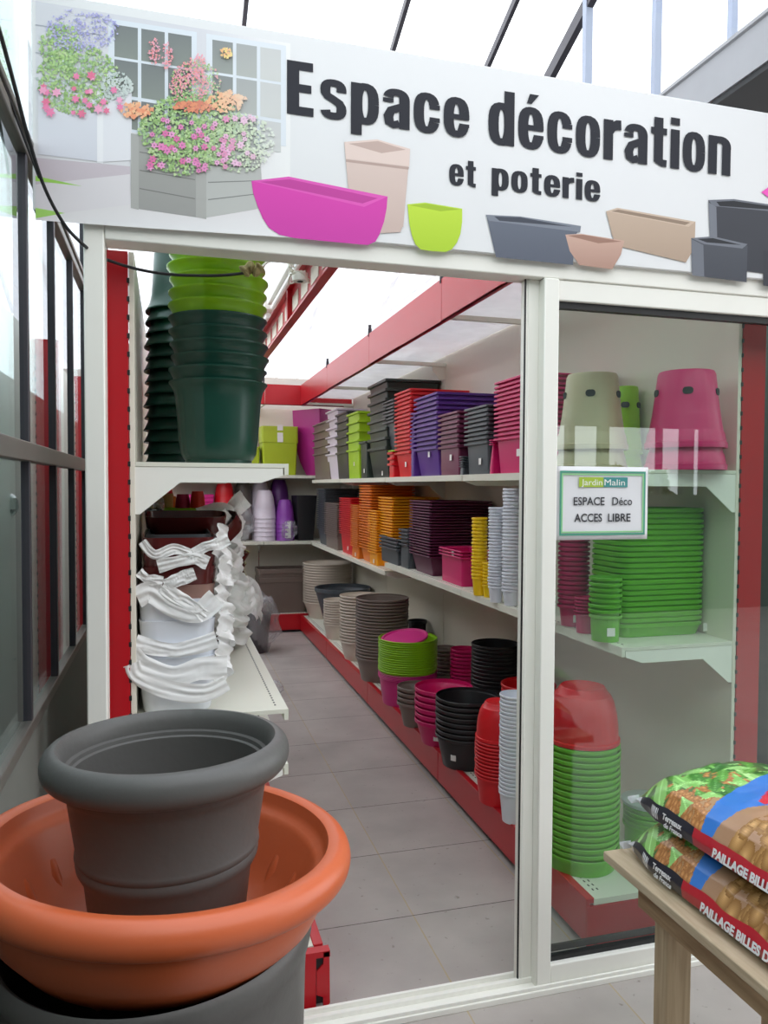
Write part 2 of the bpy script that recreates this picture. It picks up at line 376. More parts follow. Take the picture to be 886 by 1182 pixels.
# ------------------------------------------------------------------ hand-cut lettering (bold condensed)
def pen(b, path, wx, wz, z, closed=False):
    """broad-nib stroke through path points (x, y); the nib is wx wide on upright runs and wz tall on level ones"""
    n = len(path); L = []; R = []
    for i, (x, y) in enumerate(path):
        a = path[(i - 1) % n] if (closed or i) else path[0]; c = path[(i + 1) % n] if (closed or i < n - 1) else path[-1]
        dx, dy = c[0] - a[0], c[1] - a[1]; l = math.hypot(dx, dy) or 1; nx, ny = -dy / l, dx / l
        L.append((x + nx * wx / 2, y + ny * wz / 2)); R.append((x - nx * wx / 2, y - ny * wz / 2))
    for i in range(n if closed else n - 1):
        j = (i + 1) % n; b.append([L[i], R[i], R[j], L[j]])
def sup(cx, cy, a, b_, t0, t1, n=22, e=2.7):
    out = []
    for i in range(n + 1):
        t = math.radians(t0 + (t1 - t0) * i / n); c, s_ = math.cos(t), math.sin(t)
        out.append((cx + a * math.copysign(abs(c) ** (2 / e), c), cy + b_ * math.copysign(abs(s_) ** (2 / e), s_)))
    return out
SW, SH = 0.205, 0.135
def glyph(ch):
    q = []; X = 0.77; bx = lambda x0, x1, y0, y1: q.append([(x0, y0), (x1, y0), (x1, y1), (x0, y1)])
    w = 0.52; cx = w / 2; cy = X / 2; ra = w / 2 - SW / 2; rb = X / 2 - SH / 2 + 0.012
    if ch == 'E': bx(0, .22, 0, 1); bx(.2, .47, .84, 1); bx(.2, .44, .43, .58); bx(.2, .48, 0, .16); return q, .52
    if ch == 'o': pen(q, sup(cx, cy, ra, rb, 0, 360), SW, SH, 0); return q, w
    if ch == 'c': pen(q, sup(cx, cy, ra, rb, 24, 336), SW, SH, 0); bx(w - SW, w, .47, .56); bx(w - SW, w, .22, .31); return q, w
    if ch in 'eé':
        pen(q, sup(cx, cy, ra, rb, 0, 338), SW, SH, 0); bx(SW * .6, w - .01, .345, .445); bx(w - SW, w, .36, .45); bx(w - SW, w, .2, .27)
        if ch == 'é': q.append([(.17, .84), (.27, .84), (.42, 1.02), (.23, 1.02)])
        return q, w
    if ch == 'p': pen(q, sup(cx + .01, cy, ra, rb, 0, 360), SW, SH, 0); bx(0, SW, -.22, X); return q, w + .01
    if ch == 'd': pen(q, sup(cx, cy, ra, rb, 0, 360), SW, SH, 0); bx(w - SW, w, 0, 1); return q, w
    if ch == 'a':
        pen(q, sup(cx, .53, ra, .165, 165, 0, 14), SW, SH, 0); bx(w - SW, w, 0, .56); bx(0, SW, .49, .57)
        pen(q, [(w - SW / 2, .445), (.3, .40), (.16, .34), (.105, .22), (.13, .1), (.2, .06), (.32, .1)], SW * .95, SH, 0); return q, w
    if ch == 's':
        pen(q, sup(.25, .56, .15, .135, -8, 180, 12) + [(.105, .5), (.14, .44), (.25, .385), (.36, .32), (.395, .25)] + sup(.25, .2, .15, .13, 0, -172, 12), SW * .9, SH, 0); return q, .5
    if ch == 'r': bx(0, SW, 0, X); pen(q, [(.14, .55), (.2, .64), (.29, .685), (.38, .69)], SW * .7, .19, 0); return q, .37
    if ch == 'n': bx(0, SW, 0, X); pen(q, sup(cx + .01, .53, ra + .005, .175, 130, 0, 12), SW, SH, 0); bx(w + .01 - SW, w + .01, 0, .56); return q, w + .01
    if ch == 'i': bx(0, SW, 0, X); bx(0, SW, .86, 1); return q, SW
    if ch == 't': bx(.07, .07 + SW, .08, .96); bx(0, .36, .63, .76); pen(q, [(.07 + SW / 2, .2), (.19, .11), (.26, .075), (.36, .07)], SW, .14, 0); return q, .37
    return q, .25
def write(b, text, x0, x1, cap, place):
    """lays text between x0 and x1; place(x, y) -> 3-D point"""
    items = []; adv = 0
    for ch in text: g, w = glyph(ch); items.append((g, adv)); adv += w + (.075 if ch != ' ' else 0)
    s_ = (x1 - x0) / (adv - .075)
    return items, s_

# ------------------------------------------------------------------ the big sign board above the entrance
SY = FY - 0.045
def sx(px, py): p = atY(px, py, SY - 0.001); return (p.x, p.z)
SX0, SZ0, SZ1 = -0.318, 2.222, 2.748
sign = empty('sign_board', 'long white sign board reading Espace décoration et poterie over the entrance', 'sign', (SX0, SY, SZ0))
o = box(0, 3.3, 0, 0.03, 0, SZ1 - SZ0).build('board', mat('sign_white', (228, 229, 231), 0.45, var=0.015), sign, bevel=0.002)
def sign_local(p): return (p[0] - SX0, p[1] - SZ0)
def letters(text, pxa, pxb, base_a, top_a, base_b, top_b, name):
    """pxa..pxb and the base/top lines give position and slope on the board"""
    xa, za = sign_local(sx(pxa, base_a)); xb, zb = sign_local(sx(pxb, base_b)); _, ta = sign_local(sx(pxa, top_a)); _, tb = sign_local(sx(pxb, top_b))
    z0 = (za + zb) / 2; h = ((ta - za) + (tb - zb)) / 2
    items, s_ = write(None, text, xa, xb, 1, None)
    b = MB(); k = 0
    for g, adv in items:
        for q in g:
            zoff = 0.0018 + 0.000008 * k; k += 1
            n = len(b.v); b.v += [(xa + (x + adv) * s_, -zoff, z0 + y * h) for x, y in q]; b.face([n, n + 1, n + 2, n + 3], sm=False)
    return b.build(name, LETTER, sign)
letters('Espace', 331, 541, 131, 72, 160, 99, 'lettering')
letters('décoration', 563, 842, 166, 106, 203, 143, 'lettering')
letters('et', 518, 549, 213, 181, 217, 186, 'lettering')
letters('poterie', 567, 692, 219, 187, 233, 202, 'lettering')

# printed pictures on the board: flat ink laid in thin layers
ink = MB(); layer = [0.0004]
def poly(pts, col, grad=None, d=0.00003):
    """pts in photo positions on the board's plane; grad = second colour, blended downwards over the shape"""
    layer[0] += d; n = len(ink.v); ys = [p[1] for p in pts]; y0, y1 = min(ys), max(ys)
    L = [sign_local(sx(*p)) for p in pts]
    ink.v += [(x, -layer[0], z) for x, z in L]
    c1 = lin(col)
    if grad: c2 = lin(grad); cc = [tuple(a + (b - a) * ((p[1] - y0) / max(1, y1 - y0)) for a, b in zip(c1, c2)) for p in pts]
    else: cc = c1
    ink.face(list(range(n, n + len(pts))), 0, cc, sm=False)
def fade(col, x):
    t = min(1, max(0, (x - 225) / 105)); t = 0.30 + 0.70 * t ** 1.1
    return tuple(c + (240 - c) * t for c in col)
# house wall and windows, paling towards the edge
for x in range(41, 333, 6):
    x1 = x + 6
    top = lambda v: 1 + (v - 41) * 0.167
    bot = lambda v: 252 + (v - 41) * 0.06
    poly([(x, top(x)), (x1, top(x1)), (x1, bot(x1)), (x, bot(x))], fade((205, 206, 216), x), fade((222, 222, 226), x), d=0)
def yb(x): return (x - 41) * 0.155       # slope of the printed scene's level lines
for x0, x1 in ((125, 227), (238, 330)):
    poly([(x0, 8 + yb(x0)), (x1, 8 + yb(x1)), (x1, 142 + yb(x1) * .6), (x0, 142 + yb(x0) * .6)], fade((214, 224, 236), x0))
    for i in range(3):
        a = x0 + 7 + i * (x1 - x0 - 9) / 3; c = a + (x1 - x0 - 9) / 3 - 4
        for (t, h) in ((6, 37), (46, 40), (90, 34)):
            poly([(a, 8 + t + yb(a)), (c, 8 + t + yb(c)), (c, 8 + t + h + yb(c)), (a, 8 + t + h + yb(a))], fade((70, 78, 80), a), fade((96, 106, 98), a))
for y in (28, 60): poly([(41, y), (118, y + 12), (118, y + 13), (41, y + 1)], (170, 172, 184))
# terrace
poly([(41, 182), (150, 192), (150, 202), (41, 214)], (206, 196, 204)); poly([(41, 213), (150, 201), (151, 236), (41, 250)], (226, 222, 226))
poly([(41, 250), (151, 236), (330, 232), (345, 275), (150, 262), (41, 254)], (226, 222, 224), (240, 240, 242))
poly([(41, 203), (95, 215), (60, 211), (41, 209)], (160, 214, 96)); poly([(41, 240), (75, 246), (41, 252)], (170, 220, 110))
# white planter box and slatted grey planter box
poly([(44, 100), (118, 110), (118, 187), (44, 178)], (226, 226, 234), (216, 218, 228)); poly([(118, 110), (152, 102), (152, 185), (118, 187)], (232, 232, 238))
poly([(112, 104), (119, 105), (119, 189), (112, 188)], (240, 240, 244))
poly([(151, 154), (236, 168), (234, 252), (151, 240)], (168, 168, 164), (158, 158, 156)); poly([(236, 168), (300, 178), (304, 240), (234, 252)], fade((160, 162, 158), 190), fade((170, 172, 168), 225))
for i in range(1, 4):
    poly([(161, 154 + i * 21), (225, 163 + i * 22), (225, 164 + i * 22), (161, 155.2 + i * 21)], (126, 126, 124)); poly([(240, 170 + i * 20), (300, 178 + i * 15), (300, 179 + i * 15), (240, 171.2 + i * 20)], (132, 134, 132))
for a, c in ((151, 160), (226, 238)): poly([(a, 154 + (a - 151) * .16), (c, 154 + (c - 151) * .16), (c, 241 + (c - 151) * .14), (a, 240 + (a - 151) * .14)], (176, 176, 173))
rnd = random.Random(3)
def blob(x, y, s_, col, n=6):
    layer[0] = max(layer[0], 0.0016); poly([(x + s_ * math.cos(2 * PI * i / n + y) * (1 if i % 2 else .55), y + s_ * math.sin(2 * PI * i / n + y) * (1 if i % 2 else .55)) for i in range(n)], col, d=0.0000008)
def foliage(cx, cy, rx, ry, n, cols, s0=2, s1=4.5):
    n = int(n * 2.6); s0 *= .55; s1 *= .6
    for _ in range(n):
        a = rnd.random() * 2 * PI; q = rnd.random() ** .5; x = cx + rx * q * math.cos(a); y = cy + ry * q * math.sin(a)
        if x < 43 or y < 4 + (x - 41) * .17: continue
        blob(x, y, rnd.uniform(s0, s1), fade(rnd.choice(cols), x), rnd.choice((6, 8)))
G = [(122, 172, 72), (150, 196, 96), (96, 142, 60), (176, 208, 130), (128, 176, 104)]
foliage(90, 92, 48, 40, 420, G + [(168, 190, 178)]); foliage(70, 55, 25, 28, 130, G)
foliage(95, 35, 42, 26, 150, [(140, 134, 210), (160, 156, 222), (120, 122, 190), (180, 178, 230)], 1.5, 3)
foliage(135, 100, 18, 16, 70, [(196, 208, 204), (180, 196, 190)])
foliage(222, 150, 62, 42, 520, G); foliage(275, 165, 42, 34, 200, G); foliage(212, 178, 40, 26, 160, G)
foliage(225, 100, 30, 30, 200, G + [(226, 120, 130), (232, 136, 150)], 1.5, 3)
for cx, cy in ((178, 60), (193, 66), (212, 88), (222, 82), (233, 98), (205, 96), (230, 78)): foliage(cx, cy, 7, 16, 26, [(238, 110, 118), (244, 134, 140), (230, 140, 170)], 1.5, 3)
foliage(158, 128, 18, 9, 28, [(244, 150, 96), (240, 120, 70), (246, 170, 110)], 3, 6); foliage(226, 124, 26, 6, 30, [(206, 84, 50), (226, 110, 60)], 3, 6); foliage(262, 118, 22, 12, 34, [(244, 140, 70), (246, 160, 90)], 3, 6)
foliage(262, 62, 8, 6, 14, [(250, 196, 40), (246, 140, 40)], 2, 4)
for _ in range(70):
    x = rnd.uniform(172, 292); y = rnd.uniform(140, 200) - abs(x - 215) * .12; blob(x, y, rnd.uniform(3.5, 6), fade(rnd.choice([(226, 92, 170), (236, 130, 196), (216, 66, 140)]), x), 12); blob(x, y, 1.6, fade((150, 60, 120), x), 6)
for _ in range(24):
    x = rnd.uniform(48, 140); y = rnd.uniform(88, 134); blob(x, y, rnd.uniform(3.5, 6.5), fade(rnd.choice([(236, 90, 150), (244, 140, 186), (226, 70, 120)]), x), 12)
layer[0] = 0.0019
# pots printed along the board
def tri(*a): poly(*a)
poly([(397, 164), (473, 172), (465, 262), (405, 255)], (222, 202, 194), (206, 184, 176))
poly([(397, 164), (435, 161), (473, 172), (472, 192), (399, 183)], (228, 208, 200)); poly([(402, 166), (436, 163), (468, 173), (440, 177)], (196, 172, 164)); poly([(399, 184), (472, 193), (471, 196), (399, 187)], (186, 162, 154))
poly([(405, 250), (465, 258), (462, 268), (430, 270), (408, 262)], (206, 184, 176))
poly([(290, 209), (333, 204), (447, 227), (446, 240), (443, 256), (438, 270), (433, 279), (424, 283), (380, 279), (340, 275), (322, 271), (310, 263), (303, 252), (297, 238), (292, 223)], (222, 70, 178), (206, 66, 170))
poly([(290, 209), (333, 204), (447, 227), (420, 239)], (226, 92, 188)); poly([(300, 210), (334, 207), (436, 229), (418, 235)], (196, 66, 158))
poly([(470, 236), (490, 234), (533, 241), (533, 256), (531, 270), (527, 280), (521, 288), (514, 291), (498, 290), (485, 288), (479, 282), (475, 272), (472, 258)], (196, 226, 70), (176, 210, 56)); poly([(472, 237), (492, 235), (531, 242), (508, 244)], (164, 196, 52))
poly([(561, 249), (578, 251), (669, 264), (662, 274), (661, 306), (572, 297)], (106, 112, 126), (92, 98, 112)); poly([(560, 248), (600, 250), (670, 261), (669, 268), (564, 255)], (128, 134, 146)); poly([(570, 250), (600, 251), (660, 262), (576, 255)], (70, 74, 86))
poly([(699, 244), (712, 240), (802, 256), (801, 286), (791, 303), (712, 284), (706, 272)], (196, 174, 156), (176, 154, 136)); poly([(699, 244), (712, 240), (802, 256), (794, 262)], (206, 186, 168)); poly([(705, 244), (713, 242), (796, 257), (790, 260)], (148, 128, 112))
poly([(652, 271), (670, 270), (720, 278), (716, 294), (706, 311), (668, 306), (657, 290)], (204, 170, 156), (176, 140, 126)); poly([(654, 272), (672, 271), (717, 279), (690, 281)], (158, 122, 108))
poly([(817, 231), (850, 236), (900, 241), (900, 318), (820, 308)], (66, 68, 76), (58, 60, 68)); poly([(817, 231), (846, 230), (900, 238), (900, 245), (822, 238)], (112, 116, 126)); poly([(826, 233), (846, 232), (900, 240), (900, 243), (830, 238)], (40, 42, 48)); poly([(817, 234), (826, 239), (828, 309), (820, 308)], (120, 124, 134))
poly([(797, 275), (862, 284), (861, 326), (798, 318)], (80, 83, 92), (70, 73, 82)); poly([(797, 275), (822, 273), (862, 282), (856, 287), (812, 282)], (118, 122, 132)); poly([(804, 276), (822, 275), (855, 283), (815, 280)], (44, 46, 52)); poly([(797, 276), (811, 283), (812, 320), (798, 318)], (112, 116, 126))
poly([(880, 290), (900, 292), (900, 332), (880, 330)], (56, 58, 66)); poly([(878, 222), (900, 206), (900, 226), (886, 228)], (240, 90, 190))
ink.build('printed_picture', PRINT, sign)

# paper notice taped to the pane
pz = FY - 0.006
paper = empty('paper_notice', 'white paper notice with green border reading ESPACE Déco ACCES LIBRE on the pane', 'notice')
a_ = atY(642, 538, pz); b_ = atY(746, 622, pz); PW, PH = b_.x - a_.x, a_.z - b_.z
paper.location = (a_.x, pz, b_.z)
def sheet(u, v): return (u * PW, -0.0005 - 0.0012 * math.sin(u * 9) * math.sin(v * 7) - 0.001 * u, v * PH)
MB().grid(sheet, 16, 12).build('sheet', mat('paper', (226, 226, 230), 0.35, var=0.01), paper, solid=0.0004)
GR1 = mat('green_border_ink', (74, 152, 130), 0.5); GR2 = mat('light_green_ink', (150, 208, 150), 0.5)
def frame_strip(m_, t, w, nm):
    b = MB(); y = -0.0042
    x0, x1, z0, z1 = t * PW, PW * (1 - t), t * PW * 1.35, PH - t * PW * 1.35
    for (p, q, r, s_) in ((x0, x1, z0, z0 + w), (x0, x1, z1 - w, z1), (x0, x0 + w, z0 + w, z1 - w), (x1 - w, x1, z0 + w, z1 - w)): b.box(p, q, y, y + 0.0003, r, s_)
    b.build(nm, m_, paper)
frame_strip(GR1, 0.032, 0.006, 'border'); frame_strip(GR2, 0.051, 0.0045, 'border')
b = MB().box(PW * .235, PW * .50, -0.0046, -0.0042, PH * .72, PH * .855); b.build('logo', mat('lime_ink', (164, 190, 62), 0.5), paper)
b = MB().box(PW * .50, PW * .765, -0.0046, -0.0042, PH * .72, PH * .855); b.build('logo', mat('teal_ink', (64, 140, 140), 0.5), paper)
def text_mesh(name, txt, size, m_, parent, loc, rot=(PI / 2, 0, 0), width=None, bold=0.0, spacing=1.0, depth=0.0001, xs=None):
    cu = bpy.data.curves.new('t', 'FONT'); cu.body = txt; cu.size = size; cu.offset = bold; cu.space_character = spacing; cu.extrude = depth; cu.resolution_u = 3
    ob = bpy.data.objects.new('t', cu); COL.objects.link(ob); bpy.context.view_layer.update()
    me = bpy.data.meshes.new_from_object(ob.evaluated_get(bpy.context.evaluated_depsgraph_get())); bpy.data.objects.remove(ob)
    xsv = [v.co.x for v in me.vertices]; x0, x1 = min(xsv), max(xsv)
    k = (width / (x1 - x0)) if width else (xs or 1)
    for v in me.vertices: v.co.x = (v.co.x - x0) * k
    me.materials.clear(); me.materials.append(m_)
    o = bpy.data.objects.new(name, me); COL.objects.link(o); o.parent = parent; o.location = loc; o.rotation_euler = rot
    return o
INK = mat('dark_ink', (44, 44, 50), 0.5)
text_mesh('lettering', 'ESPACE', PH * .155, INK, paper, (PW * .18, -0.0044, PH * .475), width=PW * .335, bold=0.0004)
text_mesh('lettering', 'Déco', PH * .155, INK, paper, (PW * .60, -0.0044, PH * .475), width=PW * .22, bold=0.0002)
text_mesh('lettering', 'ACCES', PH * .155, INK, paper, (PW * .19, -0.0044, PH * .25), width=PW * .30, bold=0.0005)
text_mesh('lettering', 'LIBRE', PH * .155, INK, paper, (PW * .555, -0.0044, PH * .25), width=PW * .25, bold=0.0005)
text_mesh('lettering', 'Jardin', PH * .12, STICK, paper, (PW * .26, -0.0049, PH * .745), width=PW * .225)
text_mesh('lettering', 'Malin', PH * .12, STICK, paper, (PW * .51, -0.0049, PH * .745), width=PW * .225)

# ------------------------------------------------------------------ shelving: bays of coated metal
def bay(name_label, loc, rz, L, D, H, base, shelves, first=False, last=False, fascia=None, perf=True, fy=0.0, kick=True, group='metal shop shelving bays', nobr=()):
    e = empty('shop_shelving', name_label, 'shelving', loc, rz, group)
    box(0.004, L - 0.004, D, D + 0.014, 0.02, H).build('back_panel', PANEL, e, bevel=0.001)
    for x, yes in ((0.016, True), (L - 0.016, last)):
        if not yes: continue
        b = MB().box(x - 0.015, x + 0.015, D + 0.016, D + 0.11, 0, H)
        z = 0.1
        while z < H - 0.06: b.box(x - 0.0155, x + 0.0155, D + 0.012, D + 0.019, z, z + 0.014, 1); z += 0.05
        b.build('upright', [RED, GASKET], e)
    if kick:
        b = MB().box(0.003, L - 0.003, 0, 0.014, 0.028, base - 0.008).box(0.003, L - 0.003, 0.0, 0.03, base - 0.014, base + 0.004); b.build('kickboard', RED, e, bevel=0.002)
        MB().box(0.0, L, 0.03, 0.04, 0, 0.04).build('plinth_foot', UNDER, e)
    b = MB().box(0.003, L - 0.003, 0.028, D - 0.001, base - 0.02, base)
    if perf:
        for r in (0.055, 0.072):
            x = 0.05
            while x < L - 0.05: b.box(x, x + 0.012, r, r + 0.005, base, base + 0.0006, 1); x += 0.028
    b.build('base_shelf', [SHELF, UNDER], e)
    for x, yes in ((0.0, first), (L - 0.012, last)):
        if yes: MB().box(x, x + 0.012, 0.002, D - 0.01, 0.02, base - 0.022).build('end_plate', RED, e)
    for si, (z, dep) in enumerate(shelves):
        y0 = D - dep
        b = MB().box(0.004, L - 0.004, y0, D - 0.001, z - 0.012, z).box(0.004, L - 0.004, y0, y0 + 0.012, z - 0.032, z - 0.012)
        if perf:
            x = 0.05
            while x < L - 0.05: b.box(x, x + 0.010, y0 + 0.03, y0 + 0.035, z, z + 0.0006, 1); x += 0.026
        b.build('shelf', [SHELF, UNDER], e)
        if (z, dep) in nobr: continue
        for x in (0.006, L - 0.010):
            MB().prism([(D, z - 0.013), (D, z - 0.145), (D - 0.012, z - 0.145), (D - 0.12, z - 0.056), (y0 + 0.08, z - 0.056), (y0 + 0.016, z - 0.034), (y0 + 0.016, z - 0.013)], 0, x, x + 0.004).build('bracket', WHITE, e)
    if fascia:
        z0, z1 = fascia
        MB().box(0.002, L - 0.002, fy, fy + 0.012, z0, z1).box(0.002, L - 0.002, fy, fy + 0.03, z0, z0 + 0.006).build('fascia', RED, e, bevel=0.001)
        for x, yes in ((0.0, True), (L - 0.02, last)):
            if yes:
                MB().box(x, x + 0.02, fy + 0.014, D, z0 + 0.01, z0 + 0.035).prism([(D - 0.012, z0 + 0.03), (D, z0 + 0.03), (D, z0 - 0.08), (D - 0.05, z0 - 0.08), (D - 0.1, z0 - 0.02), (D - 0.1, z0 + .03)], 0, x + .008, x + 0.012).build('canopy_arm', SHELF, e)
        b = MB().box(L - 0.02, L - 0.006, fy - 0.004, fy + 0.02, z1 - 0.02, z1 + 0.035).tube([(L - 0.013, fy + .008, z1 + 0.03), (L - 0.013, fy + 0.008, z1 + 0.06)], 0.011); b.build('hook', DARKALU, e)
    return e
YJ = [2.21, 3.67, 5.12, 6.58, 7.95]
ordn = ['first', 'second', 'third', 'fourth']
where = ['with green tubs and red pots behind the glass pane', 'carrying the purple and magenta troughs', 'carrying the red and orange troughs', 'in the far corner with beige pots']
for i in range(4):
    L = YJ[i + 1] - YJ[i]; low = i < 2
    bay('cream and red metal shelving bay ' + where[i], (1.33, YJ[i + 1], 0), -PI / 2, L, 0.56, 2.62, 0.175, [((1.015 if low else 0.955), 0.44), (1.61, 0.44)], first=(i == 3), last=(i == 0), fascia=(2.385, 2.60))
LJ = [2.21, 3.67, 5.12]
lwhere = ['with the dark green pots above and wrapped planters below', 'behind the wrapped planters']
LXF = 0.44
for i in range(2):
    L = LJ[i + 1] - LJ[i] if i < 1 else 1.46
    bay('cream and red metal shelving bay ' + lwhere[i], (LXF, LJ[i], 0), PI / 2, L, 0.53, 2.185, 0.17, [(0.73, 0.425), (0.893, 0.425), (1.613, 0.425)], nobr=[(0.893, 0.425)], first=(i == 0), last=True, fascia=(2.33, 2.47) if False else None)
BY = 7.97
for i, (x0, x1, w) in enumerate(((-0.12, 0.96, 'end shelving bay across the aisle holding the magenta box lids'), (0.96, 1.885, 'end shelving bay across the aisle holding the black square pot'))):
    bay('cream metal ' + w, (x0, BY, 0), 0, x1 - x0, 0.56, 2.40, 0.19, [(0.955, 0.44), (1.66, 0.44)], fascia=(2.39, 2.60))

# cut-out red bracket at the end of the low shelf nearest the entrance
e = empty('kick_bracket', 'red perforated metal end bracket low beside the big grey pots', 'bracket', (LXF, 2.165, 0))
MB().prism([(0, 0.175), (0.01, 0.175), (0.012, 0.02), (-0.008, 0.0), (-0.008, 0.04), (-0.028, 0.05), (-0.028, 0.12), (-0.008, 0.14), (-0.008, 0.175)], 1, 0, 0.012).box(-0.12, 0.012, 0, 0.03, 0.16, 0.178).box(-0.12, -0.03, 0, .012, 0, 0.16).build('plate', RED, e)
MB().box(-0.03, -0.008, 0.006, 0.01, 0.02, 0.16).build('recess', GASKET, e)

# fascia rail with lamp battens over the short shelving
e = empty('lamp_rail', 'slotted red metal rail with lamp battens above the dark green pots', 'light fitting', (0.56, 2.3, 2.31))
b = MB().box(0, 0.012, 0, 5.3, 0, 0.17).box(-0.025, 0, 0, 5.3, 0, 0.008).box(-0.025, 0, 0, 5.3, 0.16, 0.17)
y = 0.15
while y < 5.1: b.box(-0.003, 0, y, y + 0.16, 0.05, 0.12, 1); y += 0.24
for y in (0.05, 1.3, 2.6, 3.9): b.box(-0.022, 0, y, y + 0.03, 0.0, 0.17)
b.build('rail', [RED, SHELF], e)
for k in range(2):
    bb = MB().box(-0.085, -0.04, 0.1 + k * 1.55, 1.55 + k * 1.55, 0.14, 0.185).build('batten', WHITE, e, bevel=0.004)
    MB().tube([(-0.062, 0.14 + k * 1.55, 0.12), (-0.062, 1.5 + k * 1.55, 0.12)], 0.013, 10).build('lamp_tube', mat('opal_tube', (246, 246, 246), 0.3), bb)
so = MB().loft([(0, .03, .03, .03), (.03, .03, .03, .03)], off=(-0.075, 0.62, 0.02), seg=5).build('socket', WHITE, e)
MB().tube([(-.075, .62, .02), (-.075, .62, .018)], .012).build('socket_hole', GASKET, so)
for k in range(3):
    MB().tube([(-0.08 + .04 * math.cos(t * .5 + k), 0.62 + 0.05 * math.sin(t * .5 + k * 2) + .02 * k, 0.03 + 0.02 * k + 0.015 * math.sin(t * .9)) for t in range(16)], 0.003, 6).build('cable', SHELF, e)
canopy = MB().hexa([(1.35, 2.22, 2.47), (1.88, 2.22, 2.47), (1.88, 7.95, 2.47), (1.35, 7.95, 2.47), (1.35, 2.22, 2.474), (1.88, 2.22, 2.474), (1.88, 7.95, 2.474), (1.35, 7.95, 2.474)]).build('canopy_sheet', MILKY)
tag(canopy, 'milky plastic canopy sheet above the long wall shelving behind the red fascia', 'canopy')

# ------------------------------------------------------------------ pots
def pot_mesh(name, m, hx, hy, H, taper=0.78, r=None, lip=0.006, rim=0.02, wall=0.0022, seg=6, bell=0.0, foot=0.0, ribs=0, feet=False, flange=None):
    """open container, outer size hx, hy at the rim; r=None gives a round one"""
    rd = hx if r is None else r
    bx, by = hx * taper, hy * taper if r is None else hy - hx * (1 - taper)
    n = 6
    R = []
    def at(t):   # body outline between foot and rim
        e = t ** (1 + bell * 2) * (1 - bell) + bell * (1 - (1 - t) ** 2.2) if bell else t
        return bx + (hx - lip - bx) * e, by + (hy - lip - by) * e
    def rr(x): return (x if r is None else max(0.004, r * x / hx))
    zt = H - rim
    out = []
    if foot: out += [(0, bx * .93, by * .93 if r is None else by - bx * .07, None), (foot, bx * .93, by * .93 if r is None else by - bx * .07, None)]
    nn = max(n, ribs * 4) if (bell or ribs) else 1
    for i in range(nn + 1):
        t = i / nn; x, y = at(t); z = foot + (zt - foot) * t
        if ribs and 0 < t < 1: d = 0.0035 * (1 if (i % 4) in (1, 2) else -0.3); x += d; y += d
        out.append((z, x, y, None))
    fl = flange if flange else 0
    out += [(zt + 0.001, hx + fl, hy + fl, None), (H - 0.002, hx + fl, hy + fl, None), (H, hx + fl - 0.002, hy + fl - 0.002, None)]
    inn = [(H, hx - wall - 0.001, hy - wall - 0.001, None)]
    if lip + wall < hx * .5: inn.append((zt, hx - lip * .3 - wall, hy - lip * .3 - wall, None))
    m2 = 5 if bell else 1
    for i in range(m2, -1, -1):
        t = i / m2; x, y = at(t); z = max(foot + wall + 0.001, foot + (zt - foot) * t - 0.004); inn.append((z, x - wall, y - wall, None))
    rings = [(z, x, y, rr(x)) for z, x, y, _ in out + inn]
    b = MB(); b.loft(rings, seg=seg)
    if feet:
        for sx_ in (-1, 1):
            for k in (-0.5, 0.5): b.box(sx_ * bx - 0.004 * (sx_ > 0) - 0.001, sx_ * bx + 0.005 - 0.004 * (sx_ < 0), k * by - 0.01, k * by + 0.01, 0.0, 0.03)
    return b.mesh(name, m, 40)

ORD = ['topmost', 'second', 'third', 'fourth', 'fifth', 'sixth', 'seventh', 'eighth', 'ninth', 'tenth', 'eleventh', 'twelfth', 'thirteenth', 'fourteenth', 'fifteenth', 'sixteenth', 'seventeenth', 'eighteenth', 'nineteenth', 'twentieth']
def stack(name, me, n, x, y, z, s, desc, pile, group, cat='planter', rz=0.0, jit=0.006, flip=False, H=0, tilt=0.0, sticker=None, top_me=None, lean=(0, 0)):
    """n containers nested in one another, each its own object; label counts from the top or the bottom"""
    rnd = random.Random(int(abs(x * 1000) + abs(y * 977) + n)); objs = []
    for i in range(n):
        o = bpy.data.objects.new(name, me); COL.objects.link(o)
        zz = z + i * s + (H if flip else 0)
        o.location = (x + lean[0] * i + rnd.uniform(-1, 1) * jit * .25, y + lean[1] * i + rnd.uniform(-1, 1) * jit * .25, zz)
        o.rotation_euler = (PI if flip else 0, 0, rz + rnd.uniform(-1, 1) * jit)
        k = n - 1 - i
        if n == 1: lab = desc + ' ' + pile
        elif i == 0: lab = '%s, lowest of %s' % (desc, pile)
        elif k == 0: lab = '%s, topmost of %s' % (desc, pile)
        elif k <= i or k < 8: lab = '%s, %s from top of %s' % (desc, ORD[k], pile)
        else: lab = '%s, %s from bottom of %s' % (desc, ORD[i], pile)
        tag(o, lab, cat, group); objs.append(o)
    if sticker:
        for idx, (lx, ly, lz, ax, w, h) in sticker:
            p = objs[idx]
            b = MB()
            if ax == 'x': b.box(lx - 0.0012, lx, ly - w / 2, ly + w / 2, lz - h / 2, lz + h / 2)
            else: b.box(lx - w / 2, lx + w / 2, ly - 0.0012, ly, lz - h / 2, lz + h / 2)
            b.build('price_sticker', STICK, p)
    return objs

